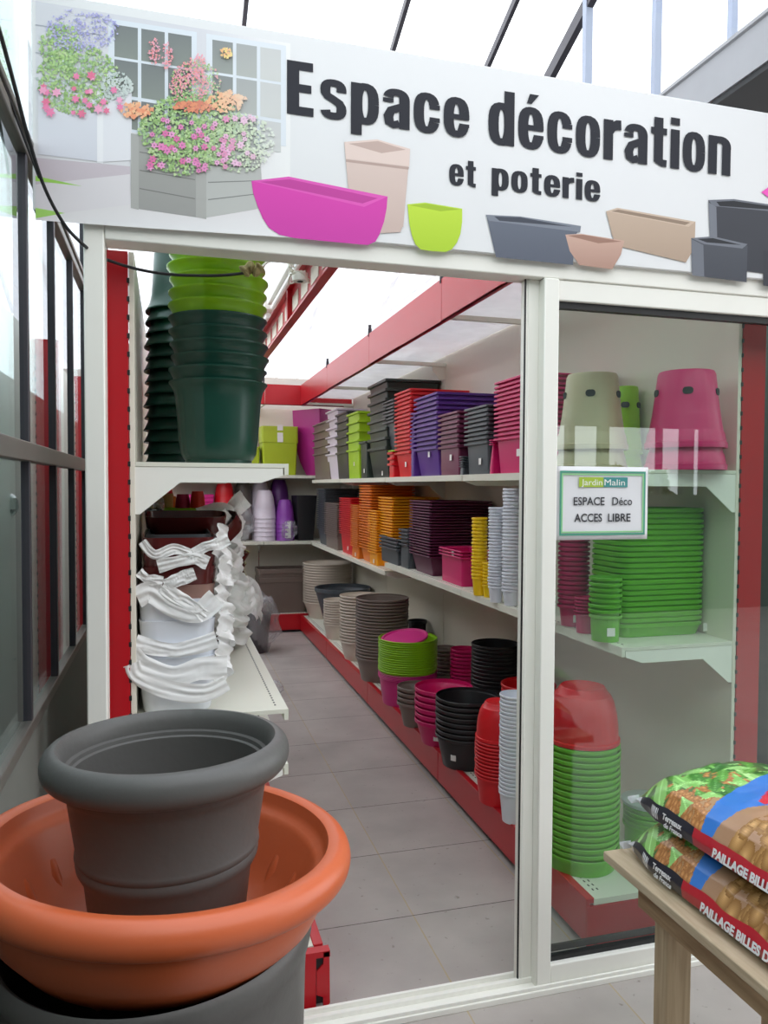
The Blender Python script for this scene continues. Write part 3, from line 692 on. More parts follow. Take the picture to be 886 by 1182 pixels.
def C(name, rgb, rough=0.38): return mat(name, rgb, rough, var=0.04)
MAG = C('magenta_plastic', (206, 24, 104)); CRIM = C('bright_red_plastic', (214, 22, 34)); PURP = C('purple_plastic', (88, 44, 138)); PLUM = C('plum_plastic', (112, 44, 76))
DPLUM = C('dark_plum_plastic', (88, 26, 62)); SLATE = C('slate_plastic', (74, 80, 86)); DGREEN = C('dark_green_plastic', (42, 52, 48)); LIME = C('lime_plastic', (164, 204, 34)); TAUPE = C('taupe_plastic', (124, 110, 102))
LILACW = C('lilac_white_plastic', (224, 214, 226)); DGREY = C('dark_grey_plastic', (66, 62, 66)); ORANGE = C('orange_plastic', (222, 118, 28)); AMBER = C('amber_plastic', (240, 160, 16)); YEL = C('yellow_plastic', (248, 206, 20))
WHT = C('white_plastic', (228, 232, 242)); BEIGE = C('beige_plastic', (206, 194, 180)); BLACK = C('black_plastic', (34, 34, 37)); GRN = C('grass_green_plastic', (96, 178, 34)); LIME2 = C('lime_green_plastic', (146, 204, 20)); BOTTLE = C('bottle_green_plastic', (14, 62, 50), 0.3)
KHAKI = C('khaki_plastic', (196, 186, 152)); VIOLET = C('violet_plastic', (142, 66, 170)); PINKM = C('pink_magenta_plastic', (206, 38, 128)); PALELIME = C('olive_lime_plastic', (172, 190, 40)); PEWTER = C('pewter_plastic', (96, 90, 84))

XF = 1.468
def rtrough(xa, xb, ytop, ybody, n, z, L, m, cname, pile, grp, xf=XF, rim=0.016, taper=0.8, feet=False, stick=None, r=0.012, width_fix=None, name='trough_planter', kind='trough planter'):
    """stack on the long shelving, short end towards the aisle. xa..xb: span of that end; ytop, ybody: top rim and lowest rim"""
    Ya, Yb = atX(xa, 560, xf).y, atX(xb, 560, xf).y
    hy = (Ya - Yb) / 2; yc = (Ya + Yb) / 2; mid = (xa + xb) / 2
    zt = atX(mid, ytop, xf).z; zb = atX(mid, ybody, xf).z
    H = zb - z; s = (zt - zb) / max(1, n - 1); hx = L / 2
    me = pot_mesh(name, m, hx, hy, H, taper, r=r, rim=min(rim, max(0.004, s * .5) if n > 1 else rim), lip=0.016, feet=feet) if hx <= hy else None
    if me is None:   # build with the short side as hx and turn it
        me = pot_mesh(name, m, hy, hx, H, taper, r=r, rim=min(rim, max(0.004, s * .5) if n > 1 else rim), lip=0.016)
        rz = PI / 2
    else: rz = 0
    objs = stack(name, me, n, xf + hx, yc, z + 0.001, s, cname + ' ' + kind, pile, grp, rz=rz)
    if stick is not None:
        for idx, fz in stick:
            o = objs[idx]; t = taper + (1 - taper) * fz
            inset = min(hx, hy) * (1 - t) + 0.006 * (fz)
            w = 0.03
            b = MB(); xx = -(hx - inset) - 0.003
            b.box(xx - 0.001, xx, -w / 2 - hy * .25, w / 2 - hy * .25, H * fz - 0.016, H * fz + 0.016)
            st_ = b.build('price_sticker', STICK, o)
            if rz: st_.rotation_euler[2] = -rz
    return objs

G1 = 'containers stacked on the top shelf of the long shelving'; G2 = 'containers stacked on the middle shelf of the long shelving'; G3 = 'containers stacked on the bottom shelf of the long shelving'
Z1 = 1.61
p5 = lambda x: 400 + x / 3.695
q5 = lambda y: 400 + y / 3.695
# --- top shelf, from the far corner towards the entrance
rtrough(360, 378, 488, 523, 5, Z1, 0.30, TAUPE, 'taupe', 'stack beside tall magenta vase', G1)
rtrough(375, 387, 474, 524, 6, Z1, 0.30, LILACW, 'lilac-white', 'pale stack on top shelf', G1, taper=0.72)
rtrough(386, 399, 477, 522, 6, Z1, 0.32, DGREY, 'dark grey', 'stack beside pale lilac-white stack', G1)
rtrough(399, 412, 477, 519, 5, Z1, 0.24, LIME, 'lime', 'lime stack on top shelf', G1, stick=[(0, .5)])
rtrough(413, 421, 509, 510, 1, Z1, 0.2, DGREEN, 'small dark green', 'standing before the tall dark green stack', G1, stick=[(0, .2)])
rtrough(423, 444, 442, 517, 8, Z1, 0.42, DGREEN, 'dark green', 'tall dark green stack', G1, rim=0.02, stick=[(0, .15)])
Yc = atX(449, 560, XF).y
o = rtrough(446, 452, 522, 535, 3, Z1, 0.18, CRIM, 'small red', 'short red stack', G1)
rtrough(447, 453, 519, 520, 1, atX(450, 522, XF).z + 0.002, 0.12, LIME2, 'small lime', 'on the short red stack', G1, rim=0.01)
rtrough(440, 453, 463, 487, 7, 1.80, 0.22, SLATE, 'small slate', 'narrow slate stack above red pots', G1, taper=0.6, xf=1.475, r=0.01)
rtrough(454, 472, 452, 522, 16, Z1, 0.41, CRIM, 'bright red', 'red stack on top shelf', G1, stick=[(0, .5)])
rtrough(472, 476, 477, 516, 10, Z1, 0.2, PURP, 'slim purple', 'slim purple stack', G1)
rtrough(476, 503, 457, 517, 12, Z1, 0.40, PURP, 'purple', 'purple stack on top shelf', G1, stick=[(0, .75)])
rtrough(504, 527, 477, 515, 8, Z1, 0.24, PLUM, 'plum', 'plum stack on top shelf', G1, stick=[(0, .6)], taper=0.86)
rtrough(528.5, 533, 527, 538, 5, Z1, 0.12, SLATE, 'little grey', 'little grey stack', G1)
rtrough(534, 561, 470, 511, 9, Z1, 0.28, SLATE, 'slate grey', 'slate stack before magenta troughs', G1, stick=[(0, .4)], taper=0.84)
rtrough(563, 567, 508, 513, 3, Z1, 0.18, MAG, 'small magenta', 'small magenta stack', G1)
rtrough(568, 612, 436, 504, 14, Z1, 0.40, MAG, 'magenta', 'magenta stack on top shelf', G1, stick=[(0, .55)], taper=0.86)

# inverted cache-pots behind the pane
def cachepot(xl, xr, ytop, ybase, m, n, desc, pile, yd, z=Z1):
    c = atY((xl + xr) / 2, 560, yd); Dm = (xr - xl) / F * ((c - EYE).dot(fwd)); zt = atY((xl + xr) / 2, ytop, yd).z
    s = 0.075; H = zt - z - s * (n - 1); hx = Dm / 2
    b = MB()
    rings = [(0.0, hx * .93, hx * .93, hx * .93)] if False else []
    ks = [(H, .66), (H - .01, .70), (H * .6, .78), (H * .25, .87), (0.05, .93), (0.02, .97), (0.018, 1.0), (0, 1.0)]
    R = [(z_, hx * k, hx * k, hx * k) for z_, k in ks] + [(0, hx * .97, hx * .97, hx * .97), (H * .6, hx * .765, hx * .765, hx * .765), (H - .004, hx * .66, hx * .66, hx * .66)]
    b.loft(R, seg=9)
    me = b.mesh('cache_pot', m, 40)
    o = stack('cache_pot', me, n, c.x, yd, z + .001, s, desc, pile, 'upturned cache pots behind the pane')
    top = o[-1]
    for k in range(5):
        a = 2 * PI * k / 5 + 0.35; rr = hx * .745
        nb = MB().loft([(-.004, .017, .012, .011), (.004, .017, .012, .011)], seg=5)
        g = nb.build('finger_notch', UNDER, top); g.location = (rr * math.cos(a), rr * math.sin(a), H * .72); g.rotation_euler = (PI / 2, 0, a + PI / 2)
    return o
cachepot(640, 722, 433, 541, KHAKI, 2, 'khaki upturned cache pot', 'khaki pair behind paper notice', 2.5)
cachepot(700, 740, 447, 541, LIME2, 2, 'lime upturned cache pot', 'lime pair behind the khaki pots', 2.78)
cachepot(745, 835, 430, 541, MAG, 2, 'magenta upturned cache pot', 'magenta pair at the shelf end', 2.28)

# --- middle shelf
ZF, ZN = 0.955, 1.015
rtrough(365, 374, 564, 610, 20, ZF, 0.36, SLATE, 'dark slate', 'slate stack in far corner', G2)
rtrough(374, 388, 581, 617, 17, ZF, 0.20, TAUPE, 'taupe', 'taupe stack on middle shelf', G2)
rtrough(391, 404, 575, 616, 18, ZF, 0.30, CRIM, 'red', 'red stack on middle shelf', G2, stick=[(0, .3)])
rtrough(404, 412.5, 583, 630, 22, ZF, 0.15, ORANGE, 'small orange', 'slim orange stack', G2, stick=[(0, .3)])
rtrough(414, 427, 560, 632, 24, ZF, 0.36, ORANGE, 'orange', 'tall orange stack', G2, rim=0.012)
rtrough(424, 434, 589, 637, 17, ZF, 0.17, AMBER, 'small amber', 'slim amber stack', G2, stick=[(0, .3)])
rtrough(436, 452, 574, 636, 20, ZF, 0.36, AMBER, 'amber', 'tall amber stack', G2, xf=1.50, rim=0.012)
rtrough(437, 457.5, 620, 632, 4, ZN, 0.20, SLATE, 'small slate square', 'short slate stack by amber troughs', G2, xf=1.455, taper=0.82)
rtrough(459.5, 470, 611, 628, 5, ZN, 0.20, SLATE, 'small grey', 'stack beside dark plum troughs', G2, taper=0.85)
rtrough(472, 496, 578, 640, 20, ZN, 0.40, DPLUM, 'dark plum', 'dark plum stack', G2, rim=0.012)
rtrough(506, 532, 634, 641, 3, ZN, 0.20, MAG, 'magenta square', 'low magenta stack by plum troughs', G2, xf=1.48, stick=[(2, .85)], taper=0.82)

FOOT = []
def rround(xl, xr, ybase, ytop, ybody, n, z, m, desc, pile, grp, taper=0.74, rim=0.012, lip=0.008, seg=8, cat='flower pot', name='flower_pot', bell=0.0, yextra=0.0, stick=None, ribs=0, wall=0.0022, top=None):
    """round containers on a shelf at height z: base front seen at ybase, rims between xl and xr"""
    xc = (xl + xr) / 2; pnt = on(xc, ybase, z); Dm = (xr - xl) / F * ((pnt - EYE).dot(fwd))
    for _ in range(3):
        dirn = Vector((pnt.x, pnt.y, 0)).normalized(); c = Vector((pnt.x, pnt.y, 0)) + dirn * (Dm / 2 * taper)
        Dm = (xr - xl) / F * ((Vector((c.x, c.y, z)) - EYE).dot(fwd))
    while c.x + Dm / 2 > 1.88: c = c * .995; Dm *= .995
    FOOT.append((round(c.x, 3), round(c.y, 3), round(Dm / 2, 3), z, desc, pile))
    cc = Vector((c.x, c.y, 0)); fr_ = cc - dirn * Dm / 2
    def zat(py): d = ray(xc, py); t = math.hypot(fr_.x, fr_.y) / math.hypot(d.x, d.y); return EYE.z + d.z * t
    zt, zb = zat(ytop), zat(ybody); H = zb - z; s = (zt - zb) / max(1, n - 1)
    if H < 0.02: print('LOW', desc, H)
    me = pot_mesh(name, m, Dm / 2, Dm / 2, H, taper, rim=min(rim, s * .6) if n > 1 else rim, lip=lip, seg=seg, bell=bell, ribs=ribs, wall=wall)
    o = stack(name, me, n, c.x, c.y, z + 0.001, s, desc + (' pot' if n > 1 else ''), pile, grp, cat=cat)
    if stick:
        a = math.atan2(-c.y, -c.x) + stick
        g = MB().box(-0.001, 0.0015, -0.014, 0.014, -0.014, 0.014).build('price_sticker', STICK, o[0])
        k = taper + (1 - taper) * 0.35; g.location = (Dm / 2 * k * math.cos(a), Dm / 2 * k * math.sin(a), H * .4); g.rotation_euler = (0, 0, a)
    return o, c, Dm, H, s, zt
rround(543.5, 562, 688, 598, 667, 18, ZN, YEL, 'yellow', 'tall yellow stack', G2, taper=0.7, lip=0.0045)
rround(556, 571, 690, 650, 676, 8, ZN, YEL, 'yellow', 'short yellow stack', G2, taper=0.7, lip=0.0045)
rround(562.5, 581, 696, 586, 678, 26, ZN, WHT, 'white', 'shorter white stack by yellow pots', G2, taper=0.72, lip=0.0045)
rround(578.5, 602, 700, 564, 682, 30, ZN, WHT, 'white', 'tallest white stack', G2, taper=0.72, lip=0.0045)
MAG2 = C('deep_magenta_plastic', (188, 22, 92))
rround(612, 640, 722, 600, 700, 22, ZN, MAG2, 'deep magenta', 'magenta stack beside door post', G2, taper=0.72)
rround(643, 679, 724, 572, 700, 24, ZN, MAG2, 'deep magenta', 'magenta stack below paper notice', G2, taper=0.74, stick=0.3)
rround(662, 688, 732, 691, 710, 6, ZN, MAG2, 'small magenta', 'short magenta stack behind pane', G2, taper=0.76)
rround(679, 716, 742, 668, 712, 8, ZN, GRN, 'green', 'short green stack behind pane', G2, taper=0.82, stick=0.4)
# long oval green planters at the shelf end
def green_troughs():
    z = ZN; Y = 2.45; xL = atY(713, 700, Y - .1).x; xR = atY(815, 700, Y - .1).x
    hx = (xR - xL) / 2; cx = (xL + xR) / 2
    zt = atY(764, 587, Y - .1).z; zb = atY(764, 719, Y - .1).z; H = zb - z
    me = pot_mesh('trough_planter', GRN, 0.11, hx, H, 0.86, r=0.05, rim=0.014, lip=0.005, seg=5, ribs=0)
    n = 22; o = stack('trough_planter', me, n, cx, Y, z + .001, (zt - zb) / (n - 1), 'green trough planter', 'tall green stack behind pane', G2, rz=PI / 2)
    rb = MB(); k = 0
    while k < 24:
        t = -1 + 2 * (k + .5) / 24; rb.bar((0.099, t * (hx - .06), 0.02), (0.105, t * (hx - .05), H - .02), .006, .006); k += 1
    rb.build('rib', GRN, o[0])
    for sgn in (-1,):
        MB().box(-0.1045 - .0, -0.1035, -0.2, -0.17, .01, .04).build('price_sticker', STICK, o[0])
green_troughs()

# --- bottom shelf
ZB = 0.175
def P6(x, y): return 340 + x / 3.164, 540 + y / 3.164
def P7(x, y): return 340 + x / 3.164, 680 + y / 3.164
R3 = dict(seg=12, rim=0.02)
rround(349.5, 406, 715, 652, 697, 16, ZB, BEIGE, 'beige', 'beige stack in far corner', G3, taper=0.74, seg=10)
rround(363, 428, 723, 681, 682, 1, ZB, SLATE, 'wide dark slate', 'bowl between beige stacks', G3, taper=0.6, rim=0.035, seg=10, cat='bowl', name='plant_bowl', bell=0.25)
rround(373, 404, 739, 694, 722, 11, ZB, BEIGE, 'small beige', 'short beige stack', G3, taper=0.74, seg=10)
rround(391.5, 440, 764, 690, 743, 16, ZB, BEIGE, 'beige', 'tall beige stack by taupe pots', G3, taper=0.74, seg=10)
rround(410, 471, 789, 694, 763, 20, ZB, TAUPE, 'taupe ribbed', 'tallest taupe stack', G3, taper=0.78, **R3)
rround(470, 493, 733, 716, 718, 1, ZB, BLACK, 'low black', 'pot behind tallest taupe stack', G3, taper=0.7, **R3)
rround(474, 500, 757, 733, 734, 1, ZB, TAUPE, 'wide taupe', 'pot by the back panel', G3, taper=0.7, **R3)
rround(499, 530, 800, 751, 786, 9, ZB, TAUPE, 'taupe', 'mid-height taupe stack', G3, taper=0.76, **R3)
rround(519, 551, 806, 752, 791, 10, ZB, MAG, 'magenta', 'magenta stack at the back', G3, taper=0.76, **R3)
rround(543, 598, 824, 748, 797, 12, ZB, BLACK, 'black', 'tall black stack', G3, taper=0.76, **R3)
# lime pots nested on magenta ones, magenta pot tipped into the top
_, c, Dm, H, s, zt = rround(436, 504, 818, 782, 788, 5, ZB, PINKM, 'magenta', 'magenta base beneath lime stack', G3, taper=0.84, **R3)
sau = MB().loft([(0, Dm * .40, Dm * .40, 9), (.002, Dm * .43, Dm * .43, 9), (.018, Dm * .46, Dm * .46, 9), (.018, Dm * .45, Dm * .45, 9), (.004, Dm * .41, Dm * .41, 9)], seg=10)
me = pot_mesh('flower_pot', LIME2, Dm / 2, Dm / 2, 0.17, .84, rim=0.009, lip=.008, seg=12)
zb = zt + 0.006
zl_top = EYE.z + ray(470, 742).z * (math.hypot(c.x, c.y) - Dm / 2) / math.hypot(ray(470, 742).x, ray(470, 742).y)
nl = 15; sl = (zl_top - zb) / nl
stack('flower_pot', me, nl, c.x, c.y, zb - 0.17 + sl, sl, 'lime green ribbed pot', 'lime stack on magenta pots', G3, cat='flower pot')
o = MB().loft([(0, Dm * .5, Dm * .5, 9), (.012, Dm * .5, Dm * .5, 9), (.014, Dm * .46, Dm * .46, 9), (0.006, Dm * .44, Dm * .44, 9)], seg=12).build('pot_saucer', PINKM, None, (c.x - .018, c.y + .01, zl_top - 0.010)); o.rotation_euler = (0.10, -0.16, 0)
o.scale = (.80, .80, 1)
tag(o, 'magenta saucer tipped into the open top of the lime stack', 'saucer')
rround(458, 503, 841, 797, 815, 4, ZB, TAUPE, 'taupe bowl-shaped', 'low taupe stack at shelf edge', G3, taper=0.66, bell=.2, **R3)
rround(478, 545, 864, 801, 838, 6, ZB, MAG, 'magenta', 'low magenta stack at shelf edge', G3, taper=0.74, stick=-0.3, bell=.15, **R3)
rround(502, 575, 891, 813, 857, 8, ZB, BLACK, 'black', 'low black stack at shelf edge', G3, taper=0.76, stick=-0.5, bell=.15, **R3)
_, c, Dm, H, s, zt = rround(547, 604, 933, 862, 903, 11, ZB, CRIM, 'red', 'red stack at shelf edge', G3, taper=0.8, seg=10)
def upturned(c, Dm, z, zt, m, label, name='plant_bowl', cat='bowl'):
    h = zt - z; R = Dm / 2 * 0.98
    pr = [(0, 1.0), (.012, 1.0), (.014, .95), (h * .3, .945), (h * .55, .90), (h * .74, .83), (h * .86, .74), (h * .88, .69), (h * .97, .62), (h, .58)]
    b = MB(); rings = [(z_, R * k, R * k, 9) for z_, k in pr]; b.loft(rings + [(h - .004, R * .50, R * .50, 9), (h - .006, .01, .01, 9)], cap0=False, seg=11)
    o = b.build(name, m, None, (c.x, c.y, z)); tag(o, label, cat); return o
upturned(c, Dm, zt + .004, zt + 0.165, CRIM, 'upturned red bowl capping the red stack beside the white pots')
rround(575, 612, 953, 806, 920, 26, ZB, WHT, 'white', 'white stack by sliding door', G3, taper=0.76, lip=0.0045, seg=9)
rround(577, 640, 905, 797, 860, 10, ZB, CRIM, 'red', 'red stack hidden behind white pots', G3, taper=0.76, seg=9)
_, c, Dm, H, s, zt = rround(626, 712, 1013, 868, 996, 19, ZB, GRN, 'green', 'big green tub stack', G3, taper=0.9, rim=0.016, lip=0.008, seg=12)
upturned(c, Dm, zt + .004, zt + 0.20, CRIM, 'upturned red tub on top of the big green tub stack')
_, c, Dm, H, s, zt = rround(719, 772, 985, 938, 960, 5, ZB, GRN, 'small green', 'green stack under clear lid', G3, taper=0.9, seg=10)
o = MB().loft([(0, Dm * .52, Dm * .52, 9), (.012, Dm * .54, Dm * .54, 9), (.014, Dm * .5, Dm * .5, 9), (.016, .01, .01, 9)], seg=11).build('frosted_saucer', mat('frosted_lid', (176, 196, 190), 0.3), None, (c.x, c.y, zt + .004)); tag(o, 'pale frosted saucer resting on the small green stack behind the sacks', 'saucer')

# ------------------------------------------------------------------ end shelving stock
BYF = 8.1
def back_x(px, Y=BYF): return atY(px, 560, Y).x
def back_z(py, px=300, Y=BYF): return atY(px, py, Y).z
def bstack(xl, xr, ytop, ybody, n, z, m, desc, pile, r=0.02, depth=0.3, taper=0.86, name='trough_planter', cat='planter', Y=8.25, stick=None, round_=False, flip=False, rim=.018, lip=.006, bell=0):
    x0, x1 = atY(xl, 560, Y).x, atY(xr, 560, Y).x; hx = (x1 - x0) / 2; zt, zb = atY((xl + xr) / 2, ytop, Y).z, atY((xl + xr) / 2, ybody, Y).z
    s = (zt - zb) / max(1, n - 1)
    if round_ or hx <= depth / 2: me = pot_mesh(name, m, hx, hx if round_ else depth / 2, (zb - z), taper, r=None if round_ else r, rim=rim, lip=lip, seg=8 if round_ else 4, bell=bell); rz = 0
    else: me = pot_mesh(name, m, depth / 2, hx, (zb - z), taper, r=r, rim=rim, lip=lip, seg=4); rz = PI / 2
    yc = Y + (hx if round_ else depth / 2)
    o = stack(name, me, n, (x0 + x1) / 2, min(yc, 8.50 - (hx if round_ else depth / 2)), z + .001, s, desc, pile, 'containers on the end shelving', cat=cat, rz=rz, flip=flip, H=zb - z)
    if stick:
        for idx, zf in stick:
            yy = -(hx if round_ else depth / 2) - .003; g = MB().box(-.03, .03, yy - .001, yy, -.03, .03).build('price_sticker', STICK, o[idx])
            g.location = (0, 0, (zb - z) * zf); 
            if rz: g.rotation_euler[2] = -rz
            if flip: g.rotation_euler = (0, 0, PI)
    return o
ZT = 1.66
bstack(302, 344, 492, 505.5, 4, ZT, PALELIME, 'olive-lime trough planter', 'lime stack on end shelving', stick=[(0, .96), (1, .96), (3, .96)], rim=.05, Y=8.15)
bstack(284, 300, 515, 516, 1, ZT, PALELIME, 'small olive-lime planter', 'beside the stack behind dark green pots')
# tall square tapered vase, set cornerwise
vb = MB(); VH = atY(360, 474, 8.25).z - ZT
prof = [(0, .10), (VH * .2, .15), (VH * .5, .19), (VH * .8, .205), (VH, .21)]
vb.loft([(z, k, k, .012) for z, k in prof] + [(VH, .198, .198, .01), (VH * .8, .19, .19, .01), (VH * .3, .14, .14, .01)], seg=3)
o = vb.build('tall_vase', C('orchid_magenta', (176, 42, 132)), None, (atY(368, 560, 8.28).x, 8.28, ZT + .001), 0.62); tag(o, 'tall square magenta vase with curved tapering sides on end shelving', 'vase')
ZM = 0.956
def bpot(xl, xr, ytop, ybody, n, m, desc, pile, Y=8.3, stick=None, H=None, bell=.1):
    return bstack(xl, xr, ytop, ybody, n, ZM, m, desc, pile, taper=.62, name='flower_pot', cat='flower pot', Y=Y, round_=True, flip=True, stick=stick, bell=0)
bl = 0
def inverted(xl, xr, ytop, ybase, n, m, desc, pile, Y, z=ZM, sq=1.0, stickers=0, z0=None):
    c = atY((xl + xr) / 2, 560, Y); w = atY(xr, 560, Y).x - atY(xl, 560, Y).x; R = w / 2; zt = atY((xl + xr) / 2, ytop, Y).z; z0 = z if z0 is None else z0
    tot = zt - z0; H = min(tot * .62, R * 2.6) if n > 1 else tot; s = (tot - H) / max(1, n - 1)
    b = MB(); pr = [(0, 1), (.01, 1), (.012, .985), (H * .4, .93), (H * .75, .80), (H * .93, .66), (H, .58)]
    b.loft([(z_, R * k, R * k, 9) for z_, k in pr] + [(H - .003, R * .5, R * .5, 9), (H * .9, R * .62, R * .62, 9), (H * .3, R * .92, R * .92, 9), (0, R * .96, R * .96, 9)], seg=8)
    me = b.mesh('flower_pot', m, 40)
    o = stack('flower_pot', me, n, c.x, Y + R * .2, z0 + .001, s, desc, pile, 'upturned flower pots on the end shelving', cat='flower pot')
    for k in range(stickers):
        g = MB().box(-.03, .03, -R * .97, -R * .965, 0, .045).build('price_sticker', STICK, o[k]); g.location = (.02, 0, .03)
    return o
inverted(247, 271, 556, 590, 3, CRIM, 'dark red upturned pot', 'red stack on end shelving', 8.3, stickers=2, z0=1.16)
inverted(246, 268, 588, 620, 2, CRIM, 'red upturned pot', 'red pots beneath the darker red stack', 8.3)
inverted(270, 291, 555, 622, 4, PEWTER, 'taupe upturned pot', 'taupe stack on end shelving', 8.38, stickers=0)
inverted(289, 312, 556, 622, 4, LILACW, 'lilac-white upturned pot', 'taller pale stack at the back', 8.42)
inverted(293, 318.5, 566, 622, 6, LILACW, 'lilac-white upturned pot', 'front pale stack', 8.22)
inverted(311, 334, 554, 622, 4, C('deep_violet_plastic', (104, 44, 128)), 'deep violet upturned pot', 'violet stack at the back', 8.42)
inverted(318, 340, 577, 622, 5, VIOLET, 'light violet upturned pot', 'front violet stack', 8.22, stickers=4)
b = MB(); zt = atY(350, 572, 8.2).z - ZM; b.loft([(0, .085, .085, .008), (zt, .115, .115, .008), (zt, .108, .108, .006), (.01, .08, .08, .006)], seg=3)
o = b.build('square_pot', BLACK, None, (atY(351, 560, 8.25).x, 8.26, ZM + .001), .1); tag(o, 'tall plain black square pot on the end shelving below the magenta vase', 'planter')
bstack(204, 247, 571, 585, 4, ZM + .2, PINKM, 'magenta box', 'magenta box stack on end shelving', rim=.035, Y=8.15, taper=.95)
ob = MB().box(0, .42, 0, .3, 0, .19).build('cardboard_box', mat('brown_card', (150, 122, 90), .8), None, (atY(205, 560, 8.15).x, 8.15, ZM + .001), bevel=.003); tag(ob, 'plain brown box carrying the magenta boxes on the end shelving', 'box')
ZB2 = 0.19
bstack(298, 355, 657, 667, 2, ZB2, C('brown_taupe_plastic', (112, 98, 90)), 'brown-taupe trough', 'large covered trough in end bay', rim=.05, depth=.34, Y=8.05, taper=.84)
bstack(268, 292, 672, 673, 1, ZB2, BLACK, 'black trough', 'standing beside the large brown-taupe trough', depth=.3, Y=8.1)

# ------------------------------------------------------------------ short shelving: dark green and lime pots on top
ZLT = 1.613
Yg = 2.40; xg = atY(253.5, 470, Yg).x; Rg = (atY(310, 470, Yg).x - atY(197, 470, Yg).x) / 2
zb = atY(253, 437, Yg - Rg * .9).z; Hg = zb - ZLT
def bellpot(R, H, m, flutes=True, name='bell_pot', lipw=0.01):
    pr = [(0, .68), (.012, .68), (.014, .70), (H * .12, .76), (H * .3, .80), (H * .6, .835), (H * .8, .865), (H * .9, .91), (H * .97, .975), (H - .004, 1.0), (H, 1.0)]
    inn = [(H, .988), (H * .97, .96), (H * .9, .895), (H * .8, .85), (H * .5, .81), (H * .2, .75), (.02, .66)]
    b = MB()
    rings = [(z, R * k, R * k, 9) for z, k in pr + inn]
    npr = len(pr)
    def fn(x, y, z, ri):
        if flutes and 3 <= ri <= 6:
            a = math.atan2(y, x); k = 1 + .012 * (1 if math.sin(a * 22) > .55 else 0) * (1 if math.sin(a * 2.0 + .6) > -.2 else 0); return x * k, y * k, z
        return x, y, z
    b.loft(rings, seg=26 if flutes else 12, fn=fn)
    return b.mesh(name, m, 50)
mg = bellpot(Rg, Hg, BOTTLE); sg = 0.0385
GL = 'bell pots on the short shelving'
stack('bell_pot', mg, 6, xg, Yg, ZLT + .001, sg, 'dark green bell pot', 'the front pot stack', GL, cat='flower pot', jit=.02)
ml = bellpot(Rg, Hg, C('leaf_lime_plastic', (132, 184, 10), .3), name='bell_pot')
stack('bell_pot', ml, 6, xg - .004, Yg, ZLT + 6 * sg + .001, sg, 'lime green bell pot', 'the lime pots over dark ones', GL, cat='flower pot', jit=.02)
Yh = 2.80; xh = atY(214, 470, Yh).x + .012; Rh = .15
sh = (atY(214, 361, Yh).z - atY(214, 523, Yh).z) / 12
mh = bellpot(Rh, .30, BOTTLE, flutes=False)
stack('bell_pot', mh, 14, xh, Yh, ZLT + .301, sh, 'dark green upturned bell pot', 'upturned stack behind lime pots', GL, cat='flower pot', jit=.02)
for o in [o for o in COL.objects if o.get('label', '').find('upturned stack behind lime pots') >= 0]: o.rotation_euler[0] = PI

# wrapped planters on the lower shelf, near end
ZLL = 0.893
YL = 2.235
BURG = mat('burgundy_gloss', (88, 30, 30), 0.12, var=.1); BRN = mat('brown_gloss', (150, 116, 106), 0.3); WGL = mat('white_gloss', (232, 236, 244), 0.2, var=.02)
DIN = mat('dark_insert', (40, 44, 48), 0.5)
xa, xb = atY(157, 700, YL).x + .006, atY(249, 700, YL).x; hxw = (xb - xa) / 2; cxw = (xa + xb) / 2; LW = 0.5
def zl(py): return atY(200, py, YL).z
def wrapped(m, H, top, label, k=1.0, insert=False, dx=0, rz=0):
    """boat-shaped planter whose rim stands at height top"""
    b = MB(); hx = hxw * k; hy = LW / 2
    pr = [(0, .88), (.006, .90), (H * .5, .97), (H - .012, 1.0), (H, 1.02)]
    b.loft([(z, hx * q, hy - hx * (1 - q), .05) for z, q in pr] + [(H, hx * .96, hy - .006, .046), (H * .5, hx * .91, hy - .012, .04), (.008, hx * .8, hy - .03, .04)], seg=6)
    o = b.build('window_planter', m, None, (cxw + dx, YL + hy + .005, top - H), rz); tag(o, label, 'planter', 'glossy planters on the short shelving')
    if insert:
        MB().loft([(H - .02, hx * .94, hy - .02, .05), (H + .008, hx * .90, hy - .022, .046), (H + .008, hx * .86, hy - .03, .04), (H - .015, hx * .84, hy - .034, .04)], seg=6).build('liner', DIN, o)
    return o
wl = [(772, 'lowest and only partly covered'), (760, 'second from the bottom'), (743, 'third from the bottom'), (717, 'fourth from the bottom'), (692, 'directly under the brown one')]
prevz = ZLL
for i, (py, t) in enumerate(wl):
    top = zl(py); H = max(.05, top - ZLL - .002) if i == 0 else .118
    wrapped(WGL, H, top, 'glossy white planter in tissue, ' + t, insert=False)
wrapped(BRN, .10, zl(676), 'glossy brown planter with dark inside above the white ones', insert=True)
for i, py in enumerate((660, 655, 639, 621)):
    wrapped(BURG, .085, zl(py) , 'glossy burgundy planter, ' + ['lowest', 'second', 'third', 'topmost'][i] + ' of four above the brown one', k=.96, insert=(i == 3), dx=.006)

